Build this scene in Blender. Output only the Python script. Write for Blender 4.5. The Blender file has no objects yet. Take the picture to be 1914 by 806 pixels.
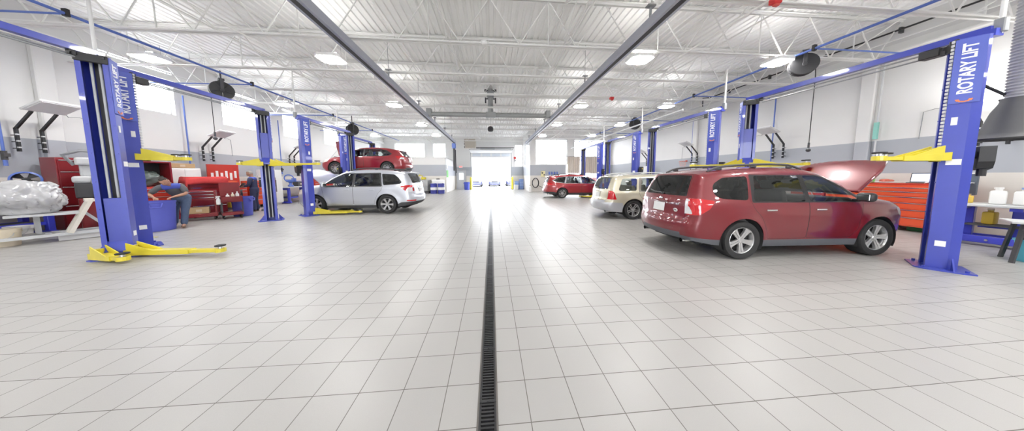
import bpy, bmesh, math, random
import numpy as np
from mathutils import Vector, Matrix, Euler
from mathutils.geometry import delaunay_2d_cdt
random.seed(7)
PI = math.pi
R = math.radians
SC = bpy.context.scene
COL = SC.collection

# ------------------------------------------------------------------ materials
MATS = {}
def mat(name, col, rough=0.5, metal=0.0, coat=0.0, emit=None, strength=0.0, noise=0.0, nscale=8.0, bump=0.0, spec=None):
    if name in MATS: return MATS[name]
    m = bpy.data.materials.new(name); m.use_nodes = True
    nt = m.node_tree; b = nt.nodes['Principled BSDF']
    b.inputs['Base Color'].default_value = (*col, 1)
    b.inputs['Roughness'].default_value = rough
    b.inputs['Metallic'].default_value = metal
    b.inputs['Coat Weight'].default_value = coat
    b.inputs['Coat Roughness'].default_value = 0.04
    if spec is not None: b.inputs['Specular IOR Level'].default_value = spec
    if emit:
        b.inputs['Emission Color'].default_value = (*emit, 1)
        b.inputs['Emission Strength'].default_value = strength
    if noise or bump:
        tc = nt.nodes.new('ShaderNodeTexCoord')
        n = nt.nodes.new('ShaderNodeTexNoise'); n.inputs['Scale'].default_value = nscale
        n.inputs['Detail'].default_value = 4
        nt.links.new(tc.outputs['Object'], n.inputs['Vector'])
        if noise:
            mr = nt.nodes.new('ShaderNodeMapRange')
            mr.inputs['To Min'].default_value = 1 - noise; mr.inputs['To Max'].default_value = 1 + noise
            nt.links.new(n.outputs['Fac'], mr.inputs['Value'])
            mx = nt.nodes.new('ShaderNodeMix'); mx.data_type = 'RGBA'; mx.blend_type = 'MULTIPLY'
            mx.inputs['Factor'].default_value = 1
            mx.inputs['A'].default_value = (*col, 1)
            nt.links.new(mr.outputs['Result'], mx.inputs['B'])
            nt.links.new(mx.outputs['Result'], b.inputs['Base Color'])
        if bump:
            bp = nt.nodes.new('ShaderNodeBump'); bp.inputs['Strength'].default_value = bump
            bp.inputs['Distance'].default_value = 0.02
            nt.links.new(n.outputs['Fac'], bp.inputs['Height'])
            nt.links.new(bp.outputs['Normal'], b.inputs['Normal'])
    MATS[name] = m
    return m

def glass_mat(name, tint, gloss=0.12, ior=1.5):
    if name in MATS: return MATS[name]
    m = bpy.data.materials.new(name); m.use_nodes = True
    nt = m.node_tree; nt.nodes.clear()
    out = nt.nodes.new('ShaderNodeOutputMaterial')
    tr = nt.nodes.new('ShaderNodeBsdfTransparent'); tr.inputs['Color'].default_value = (*tint, 1)
    gl = nt.nodes.new('ShaderNodeBsdfGlossy'); gl.inputs['Roughness'].default_value = 0.02
    gl.inputs['Color'].default_value = (.9, .93, .95, 1)
    fr = nt.nodes.new('ShaderNodeFresnel'); fr.inputs['IOR'].default_value = ior
    ad = nt.nodes.new('ShaderNodeMath'); ad.operation = 'ADD'; ad.inputs[1].default_value = gloss * .4; ad.use_clamp = True
    nt.links.new(fr.outputs['Fac'], ad.inputs[0])
    mx = nt.nodes.new('ShaderNodeMixShader')
    nt.links.new(ad.outputs[0], mx.inputs['Fac'])
    nt.links.new(tr.outputs[0], mx.inputs[1]); nt.links.new(gl.outputs[0], mx.inputs[2])
    nt.links.new(mx.outputs[0], out.inputs['Surface'])
    MATS[name] = m
    return m

M_white = mat('white_paint', (.80, .80, .79), .55, noise=.03, nscale=3)
M_steelwhite = mat('white_steel', (.80, .80, .78), .45, noise=.02, nscale=5)
M_blue = mat('lift_blue', (.042, .062, .40), .32, coat=.4, noise=.06, nscale=6)
M_sign = mat('sign_blue', (.075, .11, .47), .4)
M_letter = mat('letter_white', (.85, .86, .9), .5)
M_orange = mat('sign_orange', (.75, .22, .08), .5)
M_yellow = mat('lift_yellow', (.66, .56, .045), .4, coat=.3, noise=.08, nscale=7)
M_black = mat('black_plastic', (.018, .018, .02), .45, noise=.1)
M_rubber = mat('black_rubber', (.022, .022, .023), .75, noise=.12, nscale=20)
M_dark = mat('dark_grey', (.06, .06, .065), .6, noise=.1)
M_grey = mat('mid_grey', (.27, .28, .29), .5, noise=.05)
M_lgrey = mat('light_grey', (.55, .56, .57), .45, noise=.04)
M_steel = mat('brushed_steel', (.55, .56, .58), .3, 1.0, noise=.08, nscale=15)
M_chrome = mat('chrome', (.8, .8, .82), .12, 1.0, noise=.03)
M_alu = mat('rail_aluminium', (.50, .52, .60), .35, .7, noise=.04)
M_redtool = mat('toolbox_red', (.50, .035, .018), .3, coat=.5, noise=.05)
M_dkred = mat('dark_red_paint', (.22, .012, .018), .3, coat=.5, noise=.05)
M_orangered = mat('toolbox_orange_red', (.72, .085, .025), .3, coat=.4, noise=.05)
M_binblue = mat('bin_blue', (.10, .12, .52), .5, noise=.05)
M_bluepipe = mat('pipe_blue', (.10, .17, .50), .4, noise=.04)
M_benchblue = mat('bench_blue', (.05, .06, .50), .35, coat=.3, noise=.05)
M_card = mat('cardboard', (.48, .33, .18), .8, noise=.08)
M_cream = mat('cream_plastic', (.68, .60, .46), .55, noise=.05)
M_skin = mat('skin', (.42, .22, .15), .5, noise=.05, nscale=30)
M_paper = mat('paper_white', (.82, .82, .82), .7, noise=.03)

# ------------------------------------------------------------------ mesh builder
class MB:
    def __init__(s): s.v = []; s.f = []; s.m = []
    def add(s, vs, fs, mi=0, M=None):
        b = len(s.v)
        s.v += [tuple(M @ Vector(v)) if M is not None else tuple(v) for v in vs]
        s.f += [tuple(b + i for i in f) for f in fs]; s.m += [mi] * len(fs)
        return s
    def bm(s, bm, mi=0, M=None):
        bm.verts.ensure_lookup_table(); bm.verts.index_update()
        s.add([v.co[:] for v in bm.verts], [[v.index for v in f.verts] for f in bm.faces], mi, M); bm.free(); return s
    def box(s, c, d, mi=0, bev=0.0, M=None, seg=1):
        bm = bmesh.new(); bmesh.ops.create_cube(bm, size=1)
        for v in bm.verts: v.co = Vector((v.co.x * d[0], v.co.y * d[1], v.co.z * d[2]))
        if bev > 0: bmesh.ops.bevel(bm, geom=bm.edges[:], offset=min(bev, min(d) * .45), segments=seg, affect='EDGES', profile=.5)
        T = Matrix.Translation(c)
        return s.bm(bm, mi, (M @ T) if M is not None else T)
    def bar(s, p0, p1, w, h, mi=0, up=(0, 0, 1), bev=0.0):
        p0 = Vector(p0); p1 = Vector(p1); d = p1 - p0; L = d.length; d.normalize()
        up = Vector(up)
        if abs(d.dot(up)) > .999: up = Vector((1, 0, 0))
        x = d.cross(up).normalized(); z = x.cross(d)
        Mx = Matrix((x, d, z)).transposed().to_4x4(); Mx.translation = (p0 + p1) / 2
        return s.box((0, 0, 0), (w, L, h), mi, bev, Mx)
    def tube(s, pts, r, mi=0, n=8, cap=True):
        pts = [Vector(p) for p in pts]; N = len(pts); rs = r if isinstance(r, (list, tuple)) else [r] * N
        b = len(s.v); prev = None
        for i, p in enumerate(pts):
            t = (pts[min(i + 1, N - 1)] - pts[max(i - 1, 0)]).normalized()
            a = prev if prev is not None else (Vector((0, 0, 1)) if abs(t.z) < .9 else Vector((1, 0, 0)))
            x = (a - t * a.dot(t)); x = x.normalized() if x.length > 1e-6 else t.orthogonal().normalized()
            prev = x; y = t.cross(x)
            for k in range(n):
                q = 2 * PI * k / n
                s.v.append(tuple(p + (x * math.cos(q) + y * math.sin(q)) * rs[i]))
        for i in range(N - 1):
            for k in range(n):
                s.f.append((b + i * n + k, b + i * n + (k + 1) % n, b + (i + 1) * n + (k + 1) % n, b + (i + 1) * n + k)); s.m.append(mi)
        if cap:
            s.f.append(tuple(b + k for k in range(n))[::-1]); s.m.append(mi)
            s.f.append(tuple(b + (N - 1) * n + k for k in range(n))); s.m.append(mi)
        return s
    def cyl(s, p0, p1, r, mi=0, n=16, r2=None): return s.tube([p0, p1], [r, r if r2 is None else r2], mi, n)
    def lathe(s, prof, mi=0, n=24, M=None, closed=False, cap=False):
        """profile of (r, z) turned about z"""
        vs = []; fs = []; K = len(prof)
        for r_, z_ in prof:
            for k in range(n):
                q = 2 * PI * k / n; vs.append((r_ * math.cos(q), r_ * math.sin(q), z_))
        for i in range(K if closed else K - 1):
            j = (i + 1) % K
            for k in range(n):
                fs.append((i * n + k, i * n + (k + 1) % n, j * n + (k + 1) % n, j * n + k))
        if cap:
            fs.append(tuple(range(n))[::-1]); fs.append(tuple((K - 1) * n + k for k in range(n)))
        return s.add(vs, fs, mi, M)
    def prism(s, poly, h0, h1, mi=0, M=None):
        """2-D polygon (x, y) extruded from z=h0 to z=h1"""
        n = len(poly)
        vs = [(x, y, h0) for x, y in poly] + [(x, y, h1) for x, y in poly]
        fs = [tuple(range(n))[::-1], tuple(range(n, 2 * n))] + [(i, (i + 1) % n, n + (i + 1) % n, n + i) for i in range(n)]
        return s.add(vs, fs, mi, M)
    def ball(s, c, r, mi=0, n=12, M=None):
        bm = bmesh.new(); bmesh.ops.create_uvsphere(bm, u_segments=n, v_segments=max(6, n * 2 // 3), radius=1)
        rr = r if isinstance(r, (list, tuple)) else (r, r, r)
        for v in bm.verts: v.co = Vector((v.co.x * rr[0], v.co.y * rr[1], v.co.z * rr[2]))
        T = Matrix.Translation(c)
        return s.bm(bm, mi, (M @ T) if M is not None else T)
    def build(s, name, mats, parent=None, smooth=None, weld=False):
        me = bpy.data.meshes.new(name); me.from_pydata(s.v, [], s.f); me.update()
        if not isinstance(mats, (list, tuple)): mats = [mats]
        for m in mats: me.materials.append(m)
        me.polygons.foreach_set('material_index', s.m)
        bm = bmesh.new(); bm.from_mesh(me)
        if weld: bmesh.ops.remove_doubles(bm, verts=bm.verts, dist=weld if isinstance(weld, float) else 1e-4)
        bmesh.ops.recalc_face_normals(bm, faces=bm.faces)
        bm.to_mesh(me); bm.free()
        if smooth:
            me.polygons.foreach_set('use_smooth', [True] * len(me.polygons))
            if smooth < 170: me.set_sharp_from_angle(angle=R(smooth))
        o = bpy.data.objects.new(name, me); COL.objects.link(o)
        if parent is not None: o.parent = parent
        return o

def tag(o, label=None, cat=None, group=None, kind=None):
    if label: o['label'] = label
    if cat: o['category'] = cat
    if group: o['group'] = group
    if kind: o['kind'] = kind
    return o
def thing(name, label, cat, loc=(0, 0, 0), rotz=0.0, group=None):
    o = bpy.data.objects.new(name, None); COL.objects.link(o)
    o.empty_display_size = .1
    o.location = loc; o.rotation_euler = (0, 0, rotz)
    return tag(o, label, cat, group)
def struct(o): return tag(o, kind='structure')
CH = {}
def copy_tree(o, parent=None):
    c = o.copy(); COL.objects.link(c)
    if parent is not None:
        c.parent = parent; c.matrix_parent_inverse = o.matrix_parent_inverse.copy()
    for ch in list(o.children): copy_tree(ch, c)
    return c
def text_mb(s, size, depth=.004, sx=1.0, bold=.0):
    cu = bpy.data.curves.new('t', 'FONT'); cu.body = s; cu.size = size; cu.extrude = depth / 2
    cu.align_x = 'CENTER'; cu.align_y = 'CENTER'; cu.offset = bold; cu.resolution_u = 3
    ob = bpy.data.objects.new('t', cu); COL.objects.link(ob)
    dg = bpy.context.evaluated_depsgraph_get(); ev = ob.evaluated_get(dg); me = ev.to_mesh()
    mb = MB(); mb.add([(v.co.x * sx, v.co.y, v.co.z) for v in me.vertices], [tuple(p.vertices) for p in me.polygons])
    ev.to_mesh_clear(); bpy.data.objects.remove(ob); bpy.data.curves.remove(cu)
    return mb
def gz(x): return max(0.0, -(x + 1)) * .012      # the floor falls gently to the drain on the left side
def apply_mods(o):
    dg = bpy.context.evaluated_depsgraph_get(); ev = o.evaluated_get(dg)
    me = bpy.data.meshes.new_from_object(ev); o.modifiers.clear(); o.data = me
    return o
# ------------------------------------------------------------------ room shell
WX = 11.8; YB = -9.0; YE = 27.5; ZC = 5.95
def wall_material():
    m = bpy.data.materials.new('painted_block_wall'); m.use_nodes = True
    nt = m.node_tree; b = nt.nodes['Principled BSDF']; L = nt.links
    g = nt.nodes.new('ShaderNodeNewGeometry'); sp = nt.nodes.new('ShaderNodeSeparateXYZ'); L.new(g.outputs['Position'], sp.inputs[0])
    def step(edge):
        n = nt.nodes.new('ShaderNodeMath'); n.operation = 'GREATER_THAN'; n.inputs[1].default_value = edge
        L.new(sp.outputs['Z'], n.inputs[0]); return n
    a = step(1.56); c = step(2.55)
    m1 = nt.nodes.new('ShaderNodeMix'); m1.data_type = 'RGBA'
    m1.inputs['A'].default_value = (.69, .66, .615, 1); m1.inputs['B'].default_value = (.40, .42, .46, 1)
    L.new(a.outputs[0], m1.inputs['Factor'])
    m2 = nt.nodes.new('ShaderNodeMix'); m2.data_type = 'RGBA'; m2.inputs['B'].default_value = (.715, .71, .70, 1)
    L.new(m1.outputs['Result'], m2.inputs['A']); L.new(c.outputs[0], m2.inputs['Factor'])
    nz = nt.nodes.new('ShaderNodeTexNoise'); nz.inputs['Scale'].default_value = 1.2; nz.inputs['Detail'].default_value = 5
    L.new(g.outputs['Position'], nz.inputs['Vector'])
    mr = nt.nodes.new('ShaderNodeMapRange'); mr.inputs['To Min'].default_value = .95; mr.inputs['To Max'].default_value = 1.03
    L.new(nz.outputs['Fac'], mr.inputs['Value'])
    m3 = nt.nodes.new('ShaderNodeMix'); m3.data_type = 'RGBA'; m3.blend_type = 'MULTIPLY'; m3.inputs['Factor'].default_value = 1
    L.new(m2.outputs['Result'], m3.inputs['A']); L.new(mr.outputs['Result'], m3.inputs['B'])
    L.new(m3.outputs['Result'], b.inputs['Base Color'])
    b.inputs['Roughness'].default_value = .5
    return m
M_wall = wall_material()

def floor_material():
    T = .3089
    m = bpy.data.materials.new('square_floor_tile'); m.use_nodes = True
    nt = m.node_tree; b = nt.nodes['Principled BSDF']; L = nt.links
    def N(op, a, c=None, d=None):
        n = nt.nodes.new('ShaderNodeMath'); n.operation = op
        for i, q in enumerate((a, c, d)):
            if q is None: continue
            if isinstance(q, (int, float)): n.inputs[i].default_value = q
            else: L.new(q, n.inputs[i])
        return n.outputs[0]
    g = nt.nodes.new('ShaderNodeNewGeometry'); sp = nt.nodes.new('ShaderNodeSeparateXYZ'); L.new(g.outputs['Position'], sp.inputs[0])
    X = sp.outputs['X']; Y = sp.outputs['Y']
    right = N('GREATER_THAN', X, -.045)
    off = N('MULTIPLY_ADD', right, -.2311 - .3403, .3403)
    u = N('DIVIDE', N('ADD', X, off), T); v = N('DIVIDE', N('ADD', Y, -1.653), T)
    def line(q, w=.0055):
        fr = N('FRACT', N('ADD', q, 100.0)); dd = N('MINIMUM', fr, N('SUBTRACT', 1.0, fr))
        return N('LESS_THAN', dd, w / 2 / T)
    grout = N('MAXIMUM', line(u), line(v))
    cb = nt.nodes.new('ShaderNodeCombineXYZ'); L.new(N('FLOOR', u), cb.inputs[0]); L.new(N('FLOOR', v), cb.inputs[1])
    wn = nt.nodes.new('ShaderNodeTexWhiteNoise'); wn.noise_dimensions = '3D'; L.new(cb.outputs[0], wn.inputs['Vector'])
    tv = N('MULTIPLY_ADD', wn.outputs['Value'], .05, .975)
    nz = nt.nodes.new('ShaderNodeTexNoise'); nz.inputs['Scale'].default_value = 260; nz.inputs['Detail'].default_value = 2
    L.new(g.outputs['Position'], nz.inputs['Vector'])
    tv = N('MULTIPLY', tv, N('MULTIPLY_ADD', nz.outputs['Fac'], .16, .92))
    n2 = nt.nodes.new('ShaderNodeTexNoise'); n2.inputs['Scale'].default_value = .55; n2.inputs['Detail'].default_value = 5
    L.new(g.outputs['Position'], n2.inputs['Vector'])
    tv = N('MULTIPLY', tv, N('MULTIPLY_ADD', n2.outputs['Fac'], .07, .965))
    mc = nt.nodes.new('ShaderNodeMix'); mc.data_type = 'RGBA'; mc.blend_type = 'MULTIPLY'; mc.inputs['Factor'].default_value = 1
    mc.inputs['A'].default_value = (.365, .356, .347, 1); L.new(tv, mc.inputs['B'])
    mg = nt.nodes.new('ShaderNodeMix'); mg.data_type = 'RGBA'; mg.inputs['B'].default_value = (.13, .12, .11, 1)
    L.new(mc.outputs['Result'], mg.inputs['A']); L.new(grout, mg.inputs['Factor'])
    L.new(mg.outputs['Result'], b.inputs['Base Color'])
    L.new(N('MULTIPLY_ADD', grout, .4, N('MULTIPLY_ADD', n2.outputs['Fac'], .06, .33)), b.inputs['Roughness'])
    b.inputs['Specular IOR Level'].default_value = .5
    return m
fl = MB(); xs = [-12.2, -1.0, -.125, -.105, .02, .04, 12.2]
for i in range(6):
    if i == 3: continue                                   # the trench is open
    a, c = xs[i], xs[i + 1]
    fl.add([(a, YB, gz(a)), (c, YB, gz(c)), (c, YE, gz(c)), (a, YE, gz(a))], [(0, 1, 2, 3)])
fl.add([(-.105, YB, 0), (.02, YB, 0), (.02, 1.0, 0), (-.105, 1.0, 0)], [(0, 1, 2, 3)])
fl.add([(-.105, 25.5, 0), (.02, 25.5, 0), (.02, YE, 0), (-.105, YE, 0)], [(0, 1, 2, 3)])
struct(fl.build('floor', floor_material()))

# trench drain: channel, edge rails and bolted grates
dr = thing('trench_drain', 'long black slotted drain grate running down the middle of the tiled floor', 'drain', (-.0425, 1.0, 0))
c = MB(); c.box((0, 12.25, -.11), (.125, 24.5, .01)); c.box((-.06, 12.25, -.06), (.004, 24.5, .1)); c.box((.06, 12.25, -.06), (.004, 24.5, .1))
c.build('channel', M_dark, dr)
e = MB(); e.box((-.062, 12.25, -.003), (.012, 24.5, .012)); e.box((.062, 12.25, -.003), (.012, 24.5, .012)); e.build('edge_rail', mat('drain_rail', (.16, .15, .14), .45, .5), dr)
gr_mat = mat('cast_grate', (.085, .085, .09), .32, .7, noise=.2, nscale=30)
def grate(n):
    gmb = MB(); Lg = .5
    gmb.box((-.049, Lg / 2, -.008), (.014, Lg - .004, .014)); gmb.box((.049, Lg / 2, -.008), (.014, Lg - .004, .014))
    k = 20
    for i in range(k):
        y = (i + .5) * Lg / k
        if i == 0: gmb.box((0, .012, -.006), (.1, .022, .012)); gmb.cyl((0, .012, -.002), (0, .012, .003), .008, 0, 8); continue
        gmb.box((0, y, -.008), (.09, .011, .014))
    return gmb
g0 = grate(0).build('grate', gr_mat, dr); g0.location.y = 0
for i in range(1, 49):
    o = g0.copy(); COL.objects.link(o); o.parent = dr; o.location.y = i * .5

def wall_holes(name, axis, pos, a0, a1, z0, z1, holes, th=.25, sgn=1, m=None):
    """wall in the plane axis=pos, spanning a0..a1, rectangular holes (a0,a1,z0,z1); thickness goes outward"""
    A = sorted({a0, a1, *[h[0] for h in holes], *[h[1] for h in holes]}); Z = sorted({z0, z1, *[h[2] for h in holes], *[h[3] for h in holes]})
    mb = MB()
    for i in range(len(A) - 1):
        for j in range(len(Z) - 1):
            am = (A[i] + A[i + 1]) / 2; zm = (Z[j] + Z[j + 1]) / 2
            if any(h[0] < am < h[1] and h[2] < zm < h[3] for h in holes): continue
            ca = (am, pos + sgn * th / 2, zm) if axis == 'y' else (pos + sgn * th / 2, am, zm)
            d = (A[i + 1] - A[i], th, Z[j + 1] - Z[j]) if axis == 'y' else (th, A[i + 1] - A[i], Z[j + 1] - Z[j])
            mb.box(ca, d)
    return struct(mb.build(name, m or M_wall, weld=True))
WIN_L = [(8.52, 10.18), (11.77, 13.42), (14.85, 16.62), (18.18, 19.95)]
WZ = (3.86, 5.42)
wall_holes('wall_left', 'x', -WX, YB, YE, 0, ZC, [(a, c, *WZ) for a, c in WIN_L], sgn=-1)
wall_holes('wall_right', 'x', WX, YB, YE, 0, ZC, [], sgn=1)
wall_holes('wall_front', 'y', YB, -12.1, 12.1, 0, ZC, [(-2.2, 2.2, 0, 4.0)], sgn=-1)
# far end: bay-door wall, wash bay wall on the right, office box on the left
DX = (-2.2, 2.22); DZ = 4.15
wall_holes('wall_back', 'y', YE, -12.1, 3.9, 0, ZC, [(DX[0], DX[1], 0, DZ), (2.75, 3.62, 2.6, 5.1), (-10.6, -7.4, 3.3, 5.2), (-6.5, -5.1, 3.3, 5.2)], sgn=1)
WW = [(4.25, 7.35, 2.62, 5.0), (8.05, 11.2, 2.62, 5.0)]
wall_holes('wall_wash_bay', 'y', 22.6, 3.7, WX, 0, ZC, WW + [(7.25, 10.4, 0, 2.62)], sgn=1)
wall_holes('wall_return', 'x', 3.7, 22.85, YE, 0, ZC, [(23.2, 27.0, 2.62, 5.1)], th=.2, sgn=1)
ob = MB(); ob.box((-7.95, 21.9, 1.6), (7.7, .2, 3.2)); ob.box((-4.2, 24.7, 1.6), (.2, 5.6, 3.2)); ob.box((-7.95, 24.7, 3.2), (7.7, 5.8, .08))
struct(ob.build('wall_office', M_wall))
M_pane = glass_mat('window_pane', (.96, .97, .98), .03, 1.08)
M_frame = mat('white_frame', (.78, .79, .8), .4)
wn = 0
def window(axis, pos, a0, a1, z0, z1, nx=1, nz=2, th=.06):
    global wn; wn += 1
    f = MB()
    def bx(a, b2, za, zb):
        c2 = ((a + b2) / 2, pos, (za + zb) / 2) if axis == 'y' else (pos, (a + b2) / 2, (za + zb) / 2)
        d2 = (b2 - a, th, zb - za) if axis == 'y' else (th, b2 - a, zb - za)
        f.box(c2, d2)
    w = .05
    bx(a0, a1, z0, z0 + w); bx(a0, a1, z1 - w, z1); bx(a0, a0 + w, z0, z1); bx(a1 - w, a1, z0, z1)
    for i in range(1, nx): q = a0 + (a1 - a0) * i / nx; bx(q - .02, q + .02, z0, z1)
    for i in range(1, nz): q = z0 + (z1 - z0) * i / nz; bx(a0, a1, q - .02, q + .02)
    o = struct(f.build('window_%d' % wn, M_frame))
    p_ = MB()
    vs = [(a0, pos, z0), (a1, pos, z0), (a1, pos, z1), (a0, pos, z1)] if axis == 'y' else [(pos, a0, z0), (pos, a1, z0), (pos, a1, z1), (pos, a0, z1)]
    p_.add(vs, [(0, 1, 2, 3)]); p_.build('pane', M_pane, o)
for a, c2 in WIN_L: window('x', -WX - .16, a, c2, *WZ, nz=1)
window('y', YE + .15, 2.75, 3.62, 2.6, 5.1); window('y', YE + .15, -10.6, -7.4, 3.3, 5.2, 3); window('y', YE + .15, -6.5, -5.1, 3.3, 5.2)
for w_ in WW: window('y', 22.75, *w_, 3, 3)
window('x', 3.8, 23.2, 27.0, 2.62, 5.1, 3)
# steel ledge beams along the tops of the long walls
for i, sx in enumerate((-1, 1)):
    t = MB(); t.box((sx * (WX - .07), (YB + YE) / 2, 5.08), (.14, YE - YB, .05)); t.box((sx * (WX - .03), (YB + YE) / 2, 5.2), (.05, YE - YB, .2))
    struct(t.build('trim_%d' % (i + 1), M_steelwhite))
    for k, y in enumerate((6.62, 12.9, 19.2)):
        if sx < 0: y += .9
        q = MB(); q.box((sx * (WX - .06), y, 2.55), (.12, .3, 5.1), bev=.02); struct(q.build('trim_%d' % (10 + i * 10 + k), M_wall))
# ceiling deck: real corrugation running along the hall
dk = MB(); pitch = .2; n = int(24.4 / pitch); pv = []
for i in range(n):
    x0 = -12.2 + i * pitch
    pv += [(x0, 0), (x0 + .10, 0), (x0 + .12, .032), (x0 + .18, .032)]
vs = [(x, YB, ZC + z) for x, z in pv] + [(x, YE + .3 if x < 3.9 else 22.9, ZC + z) for x, z in pv]; K = len(pv)
dk.add(vs, [(i, i + 1, K + i + 1, K + i) for i in range(K - 1)])
dk.box((0, (YB + 22.9) / 2, ZC + .1), (24.6, 22.9 - YB, .04)); dk.box((-4.2, (22.9 + YE) / 2, ZC + .1), (16.2, YE - 22.3, .04))
struct(dk.build('ceiling', mat('ceiling_deck', (.87, .87, .855), .5, noise=.03, nscale=2)))
# open-web joists across the hall
def joist():
    j = MB(); zb, zt = 4.79, 5.93; hw_ = WX
    for s_ in (-1, 1):
        j.box((0, s_ * .035, zt - .03), (2 * hw_, .012, .06)); j.box((0, s_ * .06, zt - .004), (2 * hw_, .06, .008))
        j.box((0, s_ * .03, zb + .025), (2 * hw_, .01, .05)); j.box((0, s_ * .05, zb + .004), (2 * hw_, .045, .008))
    npn = 16; w = 2 * hw_ / npn
    for i in range(npn):
        xa = -hw_ + i * w
        j.bar((xa, 0, zt - .03), (xa + w / 2, 0, zb + .03), .022, .022); j.bar((xa + w / 2, 0, zb + .03), (xa + w, 0, zt - .03), .022, .022)
        if i % 2: j.bar((xa, 0, zt - .03), (xa, 0, zb + .03), .02, .02)
    return j
J0 = joist().build('trim_joist', M_steelwhite); struct(J0); J0.location.y = 2.54
for i in range(1, 12):
    o = J0.copy(); COL.objects.link(o); o.location.y = 2.54 + 1.83 * i
# bridging angles between the joists
for i, x in enumerate((-10.3, -6.2, -1.05, 1.9, 5.9, 10.1)):
    b_ = MB(); b_.box((x, 12.6, 4.88), (.025, 20.2, .025)); b_.box((x, 12.6, 5.84), (.025, 20.2, .025))
    for k in range(11):
        y0 = 2.54 + 1.83 * k
        b_.bar((x, y0, 4.9), (x, y0 + 1.83, 5.84), .02, .02)
        b_.bar((x, y0, 5.84), (x, y0 + 1.83, 4.9), .02, .02)
    struct(b_.build('trim_bridging', M_steelwhite))
# pipes running along under the deck
def pipe(name, label, cat, pts, r, m, n=10, group=None):
    mb = MB(); mb.tube(pts, r, 0, n); return tag(mb.build(name, m, smooth=60), label, cat, group)
pipe('sprinkler_pipe', 'thick white sprinkler pipe under the ceiling just left of the drain line', 'pipe', [(-1.2, 1, 5.7), (-1.2, 27.4, 5.7)], .05, M_steelwhite)
pipe('sprinkler_pipe', 'thin white pipe under the ceiling right of the aisle, inside the right exhaust rail', 'pipe', [(2.5, 1, 5.68), (2.5, 27.4, 5.68)], .03, M_steelwhite)
pipe('conduit', 'white conduit high under the ceiling between the right exhaust rail and outer lights', 'pipe', [(5.2, 1, 4.78), (5.2, 22.5, 4.78)], .022, M_steelwhite)
pipe('conduit', 'white conduit high under the ceiling between the left exhaust rail and outer lights', 'pipe', [(-5.6, 1, 4.78), (-5.6, 27, 4.78)], .022, M_steelwhite)
for sx, lb in ((-1, 'blue compressed air pipe running under the ceiling over the left lifts'), (1, 'blue compressed air pipe running under the ceiling over the right lifts')):
    t = thing('air_pipe', lb, 'pipe', (sx * 8.2, 1, 4.72))
    q = MB(); q.tube([(0, 0, 0), (0, 21.3, 0)], .03, 0, 8); q.build('main_pipe', M_bluepipe, t, 60)
    for y in (4.6, 8.2, 12.4, 16.5):
        q = MB(); q.tube([(0, y, 0), (sx * 1.0, y, 0), (sx * 3.4, y, -.02)], .02, 0, 8); q.build('branch_pipe', M_bluepipe, t, 60)
        q = MB(); q.box((0, y, .02), (.08, .05, .14)); q.build('clamp', M_black, t)
    for y in (3.0, 6.5, 10.2, 14.0, 18):
        q = MB(); q.tube([(0, y, 0), (0, y, .2)], .006, 0, 6); q.build('hanger', M_steel, t)
t = thing('gas_pipe', 'black steel pipe on brackets high along the right wall', 'pipe', (11.62, 3, 5.63))
q = MB(); q.tube([(0, 0, 0), (0, 9.0, 0), (-.3, 9.1, 0), (-.3, 9.1, -.45)], .025, 0, 8); q.build('pipe_run', M_black, t, 60)
for y in (1.7, 3.1, 4.6, 6.3, 8.0):
    q = MB(); q.box((.03, y, -.02), (.1, .05, .16)); q.build('bracket', M_dark, t)
pipe('conduit', 'long bright white conduit running along above the beams of the right-hand lifts', 'pipe', [(7.0, 8.3, 3.92), (7.0, 20.5, 3.92)], .035, M_frame)
# light fixtures
M_lamp = mat('led_lens', (.9, .9, .9), .5, emit=(1, .985, .95), strength=80)
M_up_fill = mat('added_uplight', (.9, .9, .9), .5, emit=(1, .985, .95), strength=44)  # fill glow for the added strips above the housings
LX = [(-8.85, (-5.6, -1.5, 2.6, 7.25, 11.3, 15.3, 19.3)), (-4.2, (-5.6, -1.5, 2.6, 6.95, 11.05, 15.1, 18.9)), (4.03, (-5.8, -1.7, 2.3, 6.35, 10.6, 14.5, 18.6)), (7.95, (-5.8, -1.7, 2.3, 6.2, 10.4, 14.3, 18.4))]
def fixture(name, label, x, y):
    t = thing(name, label, 'ceiling light', (x, y, 4.62), 0, 'high bay lights under the joists')
    h = MB(); h.prism([(.31, .17), (.2, .26), (-.2, .26), (-.31, .17), (-.31, -.17), (-.2, -.26), (.2, -.26), (.31, -.17)], .016, .09); h.box((0, 0, .13), (.4, .2, .06)); h.build('housing', M_white, t)
    l_ = MB(); l_.prism([(.27, .14), (.17, .22), (-.17, .22), (-.27, .14), (-.27, -.14), (-.17, -.22), (.17, -.22), (.27, -.14)], 0, .016); l_.build('lens', M_lamp, t)
    l_ = MB(); l_.box((0, .19, .094), (.4, .08, .008)); l_.box((0, -.19, .094), (.4, .08, .008)); l_.build('uplight_fill', M_up_fill, t)  # glowing strips added on the housing top to brighten deck and joists
    for sx in (-1, 1):
        w = MB(); w.tube([(sx * .25, 0, .08), (sx * .25, 0, .36)], .004, 0, 5); w.build('hanger_wire', M_steel, t)
    return t
ordn = ['nearest', 'second', 'third', 'fourth', 'fifth', 'sixth']
rowname = ['row over the left wall benches', 'row beside the left exhaust rail', 'row beside the right exhaust rail', 'row over the right lifts']
for ri, (x, ys) in enumerate(LX):
    k = 0
    for y in ys:
        vis = y > 4
        fixture('high_bay_light', 'white rectangular LED ceiling light, %s of the %s' % (ordn[k] if vis else 'overhead one', rowname[ri]), x, y)
        k += vis
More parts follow.
